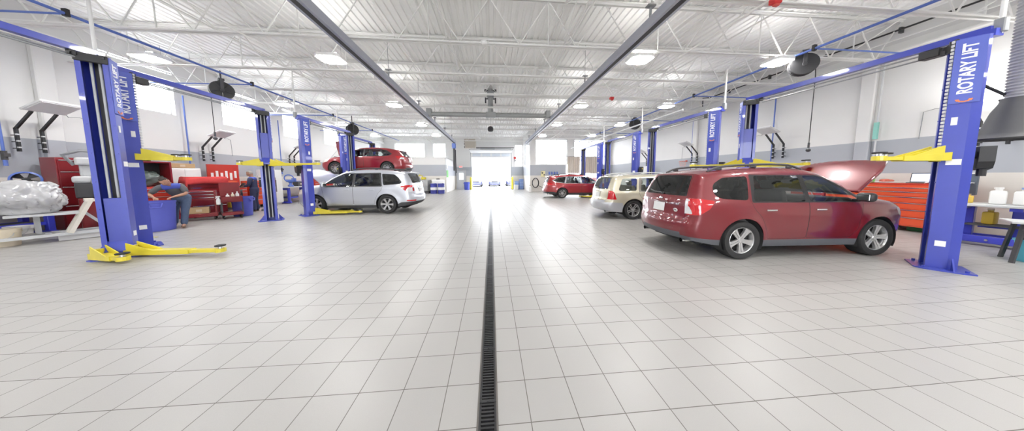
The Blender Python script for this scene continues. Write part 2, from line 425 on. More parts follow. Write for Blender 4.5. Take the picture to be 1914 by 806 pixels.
# exhaust rails
def exhaust_rail(sx, label, hose):
    t = thing('exhaust_rail', label, 'rail', (sx * 3.17, 1.5, 4.4))
    q = MB(); L_ = 19.7
    q.prism([(-.11, 0), (.11, 0), (.11, .17), (.07, .2), (-.07, .2), (-.11, .17)], 0, L_, M=Matrix.Rotation(R(90), 4, 'X') @ Matrix.Scale(-1, 4, (0, 0, 1)))
    q.build('rail_profile', M_alu, t)
    q = MB(); q.box((0, L_ / 2, -.003), (.09, L_, .008)); q.build('rubber_lip', M_dark, t)
    for y in (3.2, 6.5, 9.6, 12.6, 15.5, 18.4):
        q = MB(); q.cyl((0, y, .18), (0, y, .48), .025, 0, 8); q.box((0, y, .46), (.16, .1, .03)); q.tube([(0, y, .46), (0, y, 1.45)], .006, 0, 5)
        q.build('hanger_rod', M_grey, t)
    q = MB(); q.box((0, L_ + .04, .09), (.24, .08, .24)); q.build('end_cap', M_alu, t)
    return t
exhaust_rail(-1, 'grey aluminium exhaust extraction rail hung along the ceiling, left one of the pair', True)
exhaust_rail(1, 'grey aluminium exhaust extraction rail hung along the ceiling, right one of the pair', False)
t = thing('exhaust_hose', 'black exhaust hose hanging from the far end of the left exhaust rail', 'hose', (-3.17, 20.9, 1.7))
q = MB(); q.tube([(0, 0, 2.2), (0, 0, 0.3)], .10, 0, 12); q.build('hose', M_dark, t, 50)
q = MB(); q.tube([(.11, .1, 2.1), (.12, .1, .5), (.14, .1, .1)], .035, 0, 10); q.build('nozzle', M_black, t, 50)
q = MB(); q.box((0, 0, 2.45), (.3, .4, .35), bev=.03); q.tube([(0, 0, 2.3), (0, 0, 2.2)], .16, 0, 12); q.build('trolley', M_bluepipe, t)
# cross duct joining the rails
M_duct = mat('duct_grey', (.34, .35, .35), .45, .2, noise=.05)
t = thing('exhaust_duct', 'grey round duct crossing under the ceiling between the two exhaust rails', 'duct', (0, 12.4, 4.63))
q = MB(); q.tube([(-2.95, 0, 0), (2.85, 0, 0)], .115, 0, 16); q.build('cross_duct', M_duct, t, 50)
q = MB(); q.tube([(0, 0, .05), (0, 0, 1.28)], .125, 0, 16); q.build('riser', M_duct, t, 50)
q = MB(); q.box((0, 0, 0), (.5, .27, .27), bev=.02); q.build('tee', M_duct, t)
for sx in (-3.05, 2.95):
    q = MB(); q.box((sx, 0, .06), (.24, .3, .4), bev=.02); q.build('end_box', M_duct, t)
for sx in (-1, 1):
    q = MB(); q.box((sx * .25, 0, .72), (.07, .07, .26)); q.box((sx * .19, 0, .8), (.13, .05, .05)); q.build('bracket', M_dark, t)
    q = MB(); q.box((sx * .25, 0, 1.2), (.1, .12, .1)); q.box((sx * .18, 0, 1.2), (.12, .05, .05)); q.build('bracket', M_dark, t)
q = MB(); q.box((0, 0, 1.0), (.34, .34, .3), bev=.03); q.build('fan_box', M_grey, t)
t = thing('ceiling_speaker', 'small dark round speaker hanging below the crossing duct', 'speaker', (-.02, 14.0, 4.2))
q = MB(); q.lathe([(.02, .2), (.12, .17), (.16, .08), (.16, -.06), (.1, -.1), (0.0, -.1)], 0, 16); q.build('body', M_dark, t, 50)
q = MB(); q.tube([(0, 0, .2), (0, 0, .65)], .01, 0, 6); q.build('drop_rod', M_lgrey, t)
q = MB(); q.lathe([(.001, .06), (.07, .055), (.085, .02), (.08, -.01), (.05, -.03), (.001, -.035)], 0, 16)
for v in range(len(q.v)): q.v[v] = (q.v[v][0] - .14, q.v[v][1] + 6.0, q.v[v][2] + 4.72)
tag(q.build('smoke_detector', M_white, smooth=50), 'small white round detector under the ceiling above the aisle', 'detector')
for x, y, lb in ((5.25, 4.2, 'small red fitting under the ceiling joists, near top edge, right of the exhaust rail'), (5.0, 9.7, 'small red fitting under the joists over the second right lift')):
    t = thing('ceiling_alarm', lb, 'alarm', (x, y, 4.66))
    q = MB(); q.box((0, 0, .06), (.16, .12, .1), bev=.015); q.build('body', mat('alarm_red', (.55, .03, .03), .4), t)
    q = MB(); q.box((.02, 0, 0), (.09, .07, .05), bev=.01); q.build('lens', mat('alarm_lens', (.6, .1, .08), .2), t)
    q = MB(); q.tube([(0, 0, .1), (0, 0, .2)], .008, 0, 6); q.build('stem', M_lgrey, t)
# bay door rolled up
d = thing('sectional_door', 'white overhead bay door rolled up under the ceiling at the far end', 'door', (0, 27.3, 0))
q = MB()
for i in range(4):
    q.box((0, -.02 - .62 * i - .3 if i else 0, 4.08 + .03 * i if i else 3.9), (4.5, .6 if i else .05, .05 if i else .55), bev=.01)
q.build('door_panel', M_frame, d)
for i in range(3):
    for k in range(4):
        pass
w = MB()
for k in range(4): w.box((-1.65 + k * 1.1, -.04, 3.92), (.9, .03, .3))
w.build('vision_panel', mat('door_glazing', (.7, .75, .82), .15), d)
for sx in (-1, 1):
    q = MB(); q.box((sx * 2.3, -.05, 2.0), (.06, .08, 4.0)); q.tube([(sx * 2.3, -.05, 4.0), (sx * 2.3, -.15, 4.25), (sx * 2.3, -.5, 4.35), (sx * 2.3, -2.6, 4.4)], .03, 0, 6); q.build('track', M_grey, d)
q = MB(); q.cyl((-2.3, -.1, 4.6), (2.3, -.1, 4.6), .05, 0, 10); q.cyl((-1.2, -.1, 4.6), (.4, -.1, 4.6), .09, 0, 12); q.build('spring_shaft', M_grey, d, 50)
q = MB(); q.box((0, -2.6, 4.45), (4.7, .05, .06)); q.build('rear_bar', M_dark, d)
# unit heater
h = thing('unit_heater', 'beige box heater hung from the ceiling left of the far bay door', 'heater', (-2.0, 23.6, 4.25))
q = MB(); q.box((0, 0, .4), (1.05, .7, .85), bev=.02); q.build('casing', mat('heater_beige', (.50, .46, .40), .5, noise=.03), h)
q = MB()
for i in range(3): q.lathe([(.001, -.02), (.1, 0), (.12, .05), (.1, .1), (.001, .12)], 0, 12, Matrix.Translation((-.6, 0, .1 + .3 * i)) @ Matrix.Rotation(R(90), 4, 'Y'))
q.build('fan_motor', M_dark, h, 50)
for sx in (-1, 1):
    q = MB(); q.tube([(sx * .45, 0, .8), (sx * .45, 0, 1.6)], .012, 0, 6); q.build('hanger_rod', M_lgrey, h)
# person door with window and exit sign in the end wall
dd = MB(); dd.box((-3.42, 27.46, 1.1), (.98, .08, 2.2), bev=.01); do = struct(dd.build('door_1', mat('door_grey', (.55, .57, .6), .4, noise=.03)))
q = MB(); q.box((-3.42, 27.41, 1.5), (.5, .02, .75)); q.build('vision_panel', mat('door_lite', (.9, .92, .95), .2, emit=(.95, .97, 1), strength=.6), do)
q = MB(); q.box((-3.02, 27.38, 1.02), (.12, .06, .03)); q.build('handle', M_steel, do)
q = MB(); q.box((-3.93, 27.45, 1.12), (.06, .12, 2.3)); q.box((-2.91, 27.45, 1.12), (.06, .12, 2.3)); q.box((-3.42, 27.45, 2.25), (1.08, .12, .06)); q.build('frame', M_lgrey, do)
ex = thing('exit_sign', 'red exit sign on the wall above the grey door', 'sign', (-3.45, 27.36, 2.48))
q = MB(); q.box((0, .04, .1), (.42, .08, .24), bev=.01); q.build('body', M_white, ex)
tm = text_mb('EXIT', .17, .006, 1.0, .004); o = tm.build('lettering', mat('exit_red', (.8, .05, .06), .4, emit=(1, .08, .08), strength=1.2), ex); o.rotation_euler = (R(90), 0, 0); o.location = (0, -.005, .1)
# outside
gmb = MB(); gmb.box((0, 60, -.08), (120, 64.9, .1)); struct(gmb.build('ground_outside', mat('parking_asphalt', (.42, .42, .43), .85, noise=.05, nscale=.5)))
# ------------------------------------------------------------------ two-post lifts
def build_column(parent, x, y, rz, side, carr, z0, power=True, sign=True):
    """column as a part of its lift; local +y is the open side. side=+1: aisle lies on local -x ... see caller"""
    c = bpy.data.objects.new('column', None); COL.objects.link(c)   # replaced by a mesh below
    bpy.data.objects.remove(c)
    mb = MB()
    out = [(-.156, .27), (-.156, .09), (-.116, 0), (.116, 0), (.156, .09), (.156, .27)]
    inn = [(.144, .258), (.144, .094), (.110, .012), (-.110, .012), (-.144, .094), (-.144, .258)]
    lip_l = [(-.10, .27), (-.10, .258)]
    poly = lip_l[:1] + out + [(.10, .27), (.10, .258)] + inn + [(-.10, .258)]
    Hc = 3.58
    n = len(poly)
    vs = [(a, b, .02) for a, b in poly] + [(a, b, Hc) for a, b in poly]
    fs = [(i, (i + 1) % n, n + (i + 1) % n, n + i) for i in range(n)]
    # close the top of the thin C strip with quads
    mb.add(vs, fs)
    mb.add([(a, b, Hc) for a, b in out], [tuple(range(6))])
    for zz in (.9, 1.4, 1.9, 2.4, 2.9):                      # bolts along the flanges
        for sx in (-1, 1): mb.cyl((sx * .128, .268, zz), (sx * .128, .277, zz), .011, 0, 6)
    col = mb.build('column', M_blue, parent); col.location = (x, y, z0); col.rotation_euler = (0, 0, rz)
    b = MB(); b.prism([(-.27, -.12), (.27, -.12), (.31, .02), (.31, .3), (.24, .38), (-.24, .38), (-.31, .3), (-.31, .02)], 0, .02)
    for sx in (-1, 1):
        b.add([(sx * .17, .05, .02), (sx * .29, .05, .02), (sx * .17, .05, .2), (sx * .17, .065, .02), (sx * .29, .065, .02), (sx * .17, .065, .2)], [(0, 1, 2), (3, 5, 4), (0, 2, 5, 3), (1, 4, 5, 2), (0, 3, 4, 1)])
        for yy in (-.05, .3): b.cyl((sx * .24, yy, .02), (sx * .24, yy, .05), .018, 0, 8)
    b.build('base_plate', M_blue, col)
    t = MB(); t.box((0, .265, Hc - .06), (.325, .05, .14), bev=.01); t.box((-.125, .3, Hc - .03), (.03, .03, .05)); t.box((.125, .3, Hc - .03), (.03, .03, .05)); t.build('top_bracket', M_black, col)
    r = MB(); r.cyl((-.035, .15, .1), (-.035, .15, Hc - .1), .016, 0, 8); r.cyl((.05, .15, .1), (.05, .15, Hc - .1), .016, 0, 8); r.build('guide_rod', M_lgrey, col)
    s_ = MB(); s_.box((0, .06, 1.8), (.1, .01, 3.4)); s_.build('chain_slot', M_dark, col)
    # carriage with skirt
    k = MB(); k.box((0, .205, carr + .62), (.19, .06, .82), bev=.006)
    k.add([(-.13, .23, carr + .24), (.13, .23, carr + .24), (.2, .33, carr + .06), (-.2, .33, carr + .06), (-.2, .30, carr + .06), (.2, .30, carr + .06), (.13, .2, carr + .24), (-.13, .2, carr + .24)],
          [(0, 1, 2, 3), (7, 4, 5, 6), (0, 3, 4, 7), (1, 6, 5, 2), (3, 2, 5, 4)])
    k.box((0, .29, carr + .04), (.42, .1, .05)); k.build('carriage', M_blue, col)
    if sign:
        # signboard on the aisle-side face, reading upwards
        sg = MB(); sg.box((side * .166, .155, 3.09), (.012, .235, .95)); so = sg.build('signboard', M_sign, col)
        tm = text_mb('ROTARY LIFT', .155, .006, .80, .0045)
        ang = -PI / 2 if side < 0 else PI / 2
        # text plane: baseline up the column, facing outwards
        Mx = Matrix.Translation((side * .175, .155, 3.12)) @ Matrix.Rotation(ang, 4, 'Z') @ Matrix.Rotation(R(90), 4, 'X') @ Matrix.Rotation(R(90), 4, 'Z')
        for i in range(len(tm.v)): tm.v[i] = tuple(Mx @ Vector(tm.v[i]))
        tm.build('lettering', M_letter, col)
        br = MB()
        for j in range(7):
            a = R(180 + j * 30)
            br.box((side * .175, .155 + .05 * math.cos(a), 2.665 + .03 * math.sin(a)), (.004, .03, .016))
        br.build('sign_mark', M_orange, col)
        for (ly, lz, lw, lh) in ((.16, 1.72, .12, .09), (.17, .42, .09, .09), (.2, 2.35, .05, .12)):
            wl = MB(); wl.box((side * .159, ly, lz), (.004, lw, lh)); wl.build('warning_label', M_paper, col)
    if power:
        pz = 1.62
        q = MB(); q.prism([(-.08, 0), (.07, -.03), (.11, .1), (.12, .33), (-.12, .33), (-.12, .1)], -.06, .06, M=Matrix.Translation((-side * .05, -.10, pz)) @ Matrix.Rotation(R(90), 4, 'X') @ Matrix.Rotation(PI / 2 * 0, 4, 'Y'))
        q.cyl((-side * .05, -.10, pz - .12), (-side * .05, -.10, pz), .04, 0, 10); q.box((-side * .05, -.03, pz + .2), (.1, .06, .1))
        q.tube([(-side * .05 + .14, -.12, pz + .3), (-side * .05 + .19, -.12, pz + .28), (-side * .05 + .19, -.12, pz + .18), (-side * .05 + .1, -.12, pz + .14)], .012, 0, 6)
        q.build('power_unit', M_black, col)
        q = MB(); q.box((-side * .05 - .02, -.164, pz + .24), (.1, .01, .06)); q.build('unit_label', M_yellow, col)
    return col

def build_arm(col, side_x, carr, ang, L1, ext=.4, low=False):
    """one swing arm, local to its column; ang measured from local +y, positive towards +x"""
    a = MB()
    px, py = side_x * .17, .31; z = carr
    d = Vector((math.sin(ang), math.cos(ang), 0)); n = Vector((d.y, -d.x, 0))
    P = lambda s, t, h: tuple(Vector((px, py, z)) + d * s + n * t + Vector((0, 0, h)))
    # tapered outer box
    def taper(s0, s1, w0, w1, h0, h1, zb):
        vs = [P(s0, -w0, zb), P(s0, w0, zb), P(s1, w1, zb), P(s1, -w1, zb), P(s0, -w0, zb + h0), P(s0, w0, zb + h0), P(s1, w1, zb + h1), P(s1, -w1, zb + h1)]
        a.add(vs, [(3, 2, 1, 0), (4, 5, 6, 7), (0, 1, 5, 4), (1, 2, 6, 5), (2, 3, 7, 6), (3, 0, 4, 7)])
    taper(-.1, .35, .085, .075, .13 if not low else .1, .085, -.035)
    taper(.35, L1, .075, .065, .085, .08, -.035)
    a.cyl(P(0, 0, -.05), P(0, 0, .14), .05, 0, 12)
    for t in (-.07, .07):
        a.add([P(-.02, t, .05), P(.42, t, .05), P(-.02, t, .2), P(-.02, t + .012, .05), P(.42, t + .012, .05), P(-.02, t + .012, .2)], [(0, 1, 2), (3, 5, 4), (0, 3, 4, 1), (1, 4, 5, 2), (0, 2, 5, 3)])
    o = a.build('lift_arm', M_yellow, col)
    e = MB(); a = e
    taper(L1 - .25, L1 + ext, .052, .05, .055, .055, -.02)
    e.cyl(P(L1 + ext, 0, -.025), P(L1 + ext, 0, .045), .075, 0, 14)
    e.build('arm_extension', M_yellow, o)
    q = MB(); q.cyl(P(L1 + ext, 0, .045), P(L1 + ext, 0, .085), .03, 0, 10); q.build('pad_screw', M_steel, o)
    q = MB(); q.lathe([(.001, 0), (.07, 0), (.075, .008), (.075, .022), (.062, .026), (.001, .02)], 0, 16, Matrix.Translation(P(L1 + ext, 0, .085))); q.build('lift_pad', M_rubber, o, 40)
    return o

def lift(label, side, near, far, carr, arms_near, arms_far, near_power=True):
    """side +1: right of the aisle (aisle towards -x); near/far (x, y)"""
    x0 = (near[0] + far[0]) / 2; y0 = (near[1] + far[1]) / 2
    z0 = gz(x0)
    t = thing('two_post_lift', label, 'car lift', (x0, y0, z0), 0, 'blue two-post lifts')
    s30 = R(35)
    # near column opens to +y turned 30 deg to the aisle; far column opens to -y turned 30 deg to the aisle
    rzn = s30 * (1 if side > 0 else -1)
    rzf = PI - s30 * (1 if side > 0 else -1)
    # aisle side in local x: near: right lifts have the aisle at local -x; far column is turned round
    cn = build_column(t, near[0] - x0, near[1] - y0, rzn, -1 if side > 0 else 1, carr[0], 0, near_power)
    cf = build_column(t, far[0] - x0, far[1] - y0, rzf, 1 if side > 0 else -1, carr[1], 0, False)
    for col, rz, arms, cz in ((cn, rzn, arms_near, carr[0]), (cf, rzf, arms_far, carr[1])):
        for (wx, wy, L1, ext, *sd_) in arms:                      # world direction of the arm
            wa = math.atan2(wy, wx) - rz                    # in column axes
            lx, ly = math.cos(wa), math.sin(wa)
            ang = math.atan2(lx, ly)
            build_arm(col, sd_[0] if sd_ else (1 if ang > 0 else -1), cz, ang, L1, ext, cz < .3)
    # overhead beam with shut-off bar, hoses and clamp
    nx, ny = near[0] - x0, near[1] - y0; fx, fy = far[0] - x0, far[1] - y0
    b = MB(); b.bar((nx, ny - .02, 3.66), (fx, fy + .02, 3.66), .1, .1)
    for (qx, qy) in ((nx, ny), (fx, fy)): b.box((qx, qy, 3.6), (.14, .14, .1))
    b.build('overhead_beam', M_blue, t)
    b = MB()
    d = Vector((fx - nx, fy - ny, 0))
    p0 = Vector((nx, ny, 3.5)) + d * .14; p1 = Vector((nx, ny, 3.5)) + d * .9
    b.tube([p0 + Vector((.05, 0, 0)), p1 + Vector((.05, 0, 0))], .014, 0, 6); b.tube([p0 + Vector((-.02, 0, .05)), p1 + Vector((-.02, 0, .05))], .014, 0, 6)
    b.build('shutoff_bar', M_grey, t)
    b = MB(); b.box(tuple(p0 + Vector((0, 0, .03))), (.14, .2, .13), bev=.01); b.build('limit_switch', M_black, t)
    b = MB(); b.box(tuple(p1 + Vector((0, 0, .08))), (.06, .06, .1)); b.build('bar_pivot', M_black, t)
    b = MB(); q = Vector((nx + side * .05, ny - .05, 3.58)); b.tube([q, q + Vector((0, 0, 1.25))], .025, 0, 8); b.build('power_conduit', M_white, t, 60)
    b = MB(); b.box(tuple(q + Vector((0, 0, .12))), (.09, .09, .2), bev=.01); b.build('conduit_box', M_grey, t)
    # cable from beam down the near column
    b = MB()
    for k in range(30):
        zz = 3.55 - k * .055
        wv = Matrix.Rotation(rzn, 4, 'Z') @ Vector(((-1 if side > 0 else 1) * .15, .285, 0))
        b.box((nx + wv.x, ny + wv.y, zz), (.028, .028, .04), bev=.004)
    b.build('cable_chain', M_lgrey, t)
    return t
lift('nearest right-hand blue two-post lift, arms raised over the big dark red wagon', 1, (7.4, 3.07), (7.27, 6.3), (1.78, 1.78),
     [(-1, .1, .58, .3), (-1, .34, .45, .15)], [(-1, -.05, .9, .55), (.35, -1, .6, .3)])
lift('second blue lift on the right, standing over the beige wagon', 1, (7.33, 7.14), (7.3, 10.33), (.1, .1), [(-.5, 1, .7, .3)], [(-.5, -1, .7, .3)])
lift('third blue lift on the right, behind the beige wagon', 1, (7.3, 11.25), (7.3, 14.38), (.08, .08), [(-1, .4, .7, .3)], [(-1, -.3, .7, .3)])
lift('farthest blue lift on the right, beside the red wagon near the curtains', 1, (7.3, 15.2), (7.3, 18.3), (.1, .1), [(-.9, .6, .75, .3), (.3, 1, .6, .3)], [(-.6, -1, .7, .3)])
lift('nearest left-hand blue lift with two yellow arms lying low on the floor', -1, (-7.0, 1.95), (-7.0, 5.08), (.1, .07),
     [(1, .3, .7, .3)], [(1, -.02, 1.0, .5), (.97, -.3, .45, .2, 1)])
lift('second blue lift on the left, empty, yellow arms raised to head height', -1, (-7.53, 5.5), (-7.5, 8.7), (1.86, 1.86),
     [(1, .5, .38, .16), (1, .8, .3, .08)], [(1, -.28, 1.05, .7), (-.7, -.7, .3, .1)], False)
lift('third blue lift on the left, standing over the silver wagon', -1, (-7.0, 9.46), (-6.98, 12.55), (.08, .08),
     [(1, .1, 1.05, .45), (1, .45, .8, .3)], [(.6, -.8, .6, .2)])
lift('farthest blue lift on the left, holding the red hatchback up in the air', -1, (-7.75, 13.1), (-7.75, 16.3), (1.72, 1.72),
     [(1, .5, .9, .4), (-.8, .7, .6, .3)], [(1, -.5, .9, .4), (-.8, -.7, .6, .3)])

# hose reels, task lights and drops belonging to the bays
def hose_reel(label, x, y, z, yaw, drop, r=.26):
    t = thing('hose_reel', label, 'hose reel', (x, y, z), yaw, 'hose reels over the bays')
    Mx = Matrix.Rotation(R(90), 4, 'Y')
    q = MB(); q.lathe([(.03, -.1), (r * .96, -.1), (r, -.07), (r, -.05), (r * .72, -.045), (r * .7, .045), (r, .05), (r, .07), (r * .96, .1), (.03, .1)], 0, 28, Mx)
    for k in range(5): q.tube([Mx @ Vector((r * .3 * math.cos(a), r * .3 * math.sin(a), .105)) if i == 0 else Mx @ Vector((r * .9 * math.cos(a), r * .9 * math.sin(a), .105)) for i in (0, 1) for a in [k * 2 * PI / 5]], .012, 0, 5)
    q.build('drum', M_black, t, 40)
    q = MB(); q.lathe([(r * .71, -.04), (r * .9, -.035), (r * .92, 0), (r * .9, .035), (r * .71, .04)], 0, 24, Mx); q.build('wound_hose', M_rubber, t, 50)
    q = MB(); q.box((0, 0, r + .05), (.24, .12, .06)); q.box((.12, 0, r * .5), (.02, .07, r + .1)); q.box((-.12, 0, r * .5), (.02, .07, r + .1)); q.cyl((-.13, 0, 0), (.13, 0, 0), .045, 0, 12)
    q.tube([(0, 0, r + .05), (0, 0, 4.84 - z)], .02, 0, 6); q.build('bracket', M_dark, t)
    q = MB(); q.tube([(0, -r * .8, -.1), (0, -r * .85, -.3), (0, -r * .85, -drop)], .009, 0, 6); q.build('hose', M_rubber, t)
    if drop > .6:
        q = MB(); q.cyl((0, -r * .85, -drop), (0, -r * .85, -drop - .14), .022, 0, 8); q.ball((0, -r * .85, -drop - .2), .05, 0, 10); q.build('coupling', M_dark, t)
    return t
hose_reel('black hose reel hanging left of the second left blue lift column', -8.37, 8.4, 4.24, R(-38), 1.3, .27)
hose_reel('black hose reel hanging above the raised red hatchback', -7.55, 13.9, 4.1, R(-35), .32, .3)
hose_reel('black hose reel hanging above the dark red wagon, hose dropping to the wall', 8.46, 5.98, 4.5, R(50), 2.1, .28)
hose_reel('black hose reel hanging above the beige wagon, hose dropping down', 8.36, 13.4, 4.5, R(30), 2.9, .3)

M_led = mat('panel_white', (.75, .75, .76), .45, noise=.03)
def task_panel(label, side, y, lit=False):
    xw = side * (WX - .01); t = thing('task_panel', label, 'wall panel', (xw, y, 2.2), 0, 'white panels on wall arms')
    i = -side
    q = MB()
    Mx = Matrix.Translation((i * .72, 0, 1.12)) @ Matrix.Rotation(R(-25) * i, 4, 'Y')
    q.box((0, 0, 0), (.52, .62, .05), bev=.01, M=Mx); q.box((i * .0, 0, -.03), (.46, .56, .015), M=Mx)
    q.build('panel', mat('panel_lit', (.9, .9, .9), .4, emit=(1, .98, .94), strength=14) if lit else M_led, t)
    for yy in (-.17, .17):
        a = MB(); a.bar((i * .12, yy, 0), (i * .12, yy, .58), .035, .06); a.bar((i * .12, yy, .56), (i * .52, yy, .99), .035, .05)
        for zz in (.08, .24, .4): a.box((i * .06, yy, zz), (.12, .02, .02))
        a.build('arm', M_black, t)
        a = MB()
        for zz in (.1, .26, .42): a.box((i * .135, yy, zz), (.035, .045, .035))
        a.build('bolt_plate', M_lgrey, t)
    q = MB(); q.tube([(i * .6, .2, 1.1), (i * .35, .45, .98), (i * .1, .8, 1.05), (i * .03, 1.0, 1.02), (i * .03, 1.02, .3)], .008, 0, 5); q.build('cable', M_grey, t, 60)
    return t
task_panel('white square panel on two black wall arms, above the plastic-wrapped bundle', -1, 7.15)
task_panel('white square panel on two black wall arms, above the red towel', -1, 10.95)
task_panel('white square panel on two black wall arms, above the blue vise bench', -1, 15.1)
task_panel('white square panel on two black wall arms, behind the dark red open hood', 1, 8.8)
task_panel('white square panel on two black wall arms, behind the beige wagon', 1, 12.8)
task_panel('white square panel on two black wall arms, behind the third right lift', 1, 16.9)
task_panel('brightly lit panel on two black wall arms behind the nearest right lift', 1, 4.62, True)
def air_drop(label, side, y, z1):
    t = thing('air_drop', label, 'air pipe', (side * (WX - .1), y, z1))
    q = MB(); q.tube([(0, 0, 0), (0, 0, 4.65 - z1)], .022, 0, 8); q.build('drop_pipe', M_bluepipe, t, 60)
    q = MB(); q.cyl((0, 0, -.22), (0, 0, 0), .04, 0, 10); q.box((-side * .03, 0, -.1), (.08, .08, .08)); q.build('regulator', M_dark, t)
    q = MB(); q.cyl((0, 0, -.36), (0, 0, -.22), .03, 0, 10); q.build('bowl', M_bluepipe, t)
    return t
air_drop('blue air pipe running down the left wall at the left edge, over the wrapped bundle', -1, 6.8, 2.2)
air_drop('blue air pipe running down the left wall beside the red towel', -1, 10.35, 2.05)
air_drop('blue air pipe running down the left wall near the white cabinets', -1, 14.4, 2.05)
air_drop('blue air pipe running down the right wall behind the dark red wagon', 1, 9.05, 1.9)
air_drop('blue air pipe running down the right wall behind the beige wagon', 1, 13.05, 1.9)
for lb, y, z in (('grey conduit rising on the right wall behind the dark red hood', 6.35, 3.2),):
    t = thing('wall_conduit', lb, 'conduit', (11.7, y, 0)); q = MB(); q.tube([(0, 0, 1.2), (0, 0, 5.0)], .02, 0, 6); q.build('pipe', M_lgrey, t)
    q = MB(); q.box((-.03, 0, 2.85), (.06, .08, .5)); q.build('green_tag', mat('tag_green', (.25, .55, .48), .5), t)
# big extraction nozzle near the right edge
t = thing('extraction_nozzle', 'black funnel nozzle on a ribbed grey hose hanging at the right edge', 'exhaust hose', (7.85, 2.95, 2.05))
pr = []
z = .6
while z < 2.6:
    pr += [(.115, z), (.13, z + .02), (.115, z + .04)]; z += .045
q = MB(); q.lathe(pr, 0, 20); q.build('ribbed_hose', mat('hose_grey', (.33, .33, .34), .5, noise=.06), t, 60)
q = MB(); q.lathe([(.33, 0), (.34, .02), (.31, .04), (.27, .1), (.2, .42), (.15, .55), (.14, .62)], 0, 28); q.lathe([(.31, .005), (.26, .1), (.19, .42), (.13, .6)], 0, 28); q.build('funnel', M_dark, t, 50)
q = MB(); q.tube([(0, 0, .55), (-.2, .25, .9), (-.25, .4, 1.2)], .02, 0, 8); q.build('support_arm', M_black, t)
# ------------------------------------------------------------------ cars
def pchip(xs, ys, q):
    xs = np.asarray(xs, float); ys = np.asarray(ys, float); q = np.clip(np.asarray(q, float), xs[0], xs[-1])
    h = np.diff(xs); d = np.diff(ys) / h; n = len(xs); m = np.zeros(n)
    for i in range(1, n - 1):
        if d[i - 1] * d[i] > 0:
            w1 = 2 * h[i] + h[i - 1]; w2 = h[i] + 2 * h[i - 1]; m[i] = (w1 + w2) / (w1 / d[i - 1] + w2 / d[i])
    m[0] = d[0]; m[-1] = d[-1]
    i = np.clip(np.searchsorted(xs, q) - 1, 0, n - 2); t = (q - xs[i]) / h[i]
    return (2*t**3-3*t**2+1)*ys[i] + (t**3-2*t**2+t)*h[i]*m[i] + (-2*t**3+3*t**2)*ys[i+1] + (t**3-t**2)*h[i]*m[i+1]
def rpoly(pts, r=.06, n=4):
    out = []; N = len(pts)
    for i in range(N):
        a = np.array(pts[i - 1]); b = np.array(pts[i]); c = np.array(pts[(i + 1) % N])
        la = np.linalg.norm(a - b); lc = np.linalg.norm(c - b); q = min(r, la * .45, lc * .45)
        p0 = b + (a - b) / la * q; p1 = b + (c - b) / lc * q
        for k in range(n + 1):
            t = k / n; out.append(tuple((1 - t)**2 * p0 + 2 * t * (1 - t) * b + t * t * p1))
    return out
def resample(poly, step, closed=True):
    out = []; N = len(poly)
    for i in range(N if closed else N - 1):
        a = np.array(poly[i]); b = np.array(poly[(i + 1) % N]); L = np.linalg.norm(b - a); k = max(1, int(math.ceil(L / step)))
        for j in range(k): out.append(tuple(a + (b - a) * j / k))
    if not closed: out.append(tuple(poly[-1]))
    return out
def inside(poly, P):
    P = np.asarray(P); x = P[:, 0]; y = P[:, 1]; r = np.zeros(len(P), bool); n = len(poly); j = n - 1
    for i in range(n):
        xi, yi = poly[i]; xj, yj = poly[j]
        if yi != yj:
            c = ((yi > y) != (yj > y)) & (x < (xj - xi) * (y - yi) / (yj - yi) + xi); r ^= c
        j = i
    return r
def shrink(poly, d):
    """inset a simple polygon"""
    P = np.array(poly); N = len(P); A = 0
    for i in range(N): A += P[i - 1][0] * P[i][1] - P[i][0] * P[i - 1][1]
    s = 1 if A > 0 else -1; out = []
    for i in range(N):
        a = P[i] - P[i - 1]; b = P[(i + 1) % N] - P[i]
        a = a / (np.linalg.norm(a) + 1e-9); b = b / (np.linalg.norm(b) + 1e-9)
        na = np.array([-a[1], a[0]]) * s; nb = np.array([-b[1], b[0]]) * s
        m = na + nb; m = m / max(np.linalg.norm(m), 1e-6); k = max(.5, m.dot(na)); out.append(tuple(P[i] + m * d / k))
    return out
def cdt(boundary, polys, free):
    V = []; E = []
    def loop(p):
        b = len(V); V.extend([Vector((float(a), float(c))) for a, c in p]); E.extend([(b + i, b + (i + 1) % len(p)) for i in range(len(p))])
    loop(boundary)
    for p in polys: loop(p)
    if len(free):
        C = np.array([tuple(v) for v in V]); F = np.asarray(free)
        keep = []
        for f in F:
            if ((C - f)**2).sum(1).min() > .012**2: keep.append(Vector((float(f[0]), float(f[1]))))
        V.extend(keep)
    v, e, f, *_ = delaunay_2d_cdt(V, E, [], 0, 1e-5)
    return np.array([tuple(q) for q in v]), f

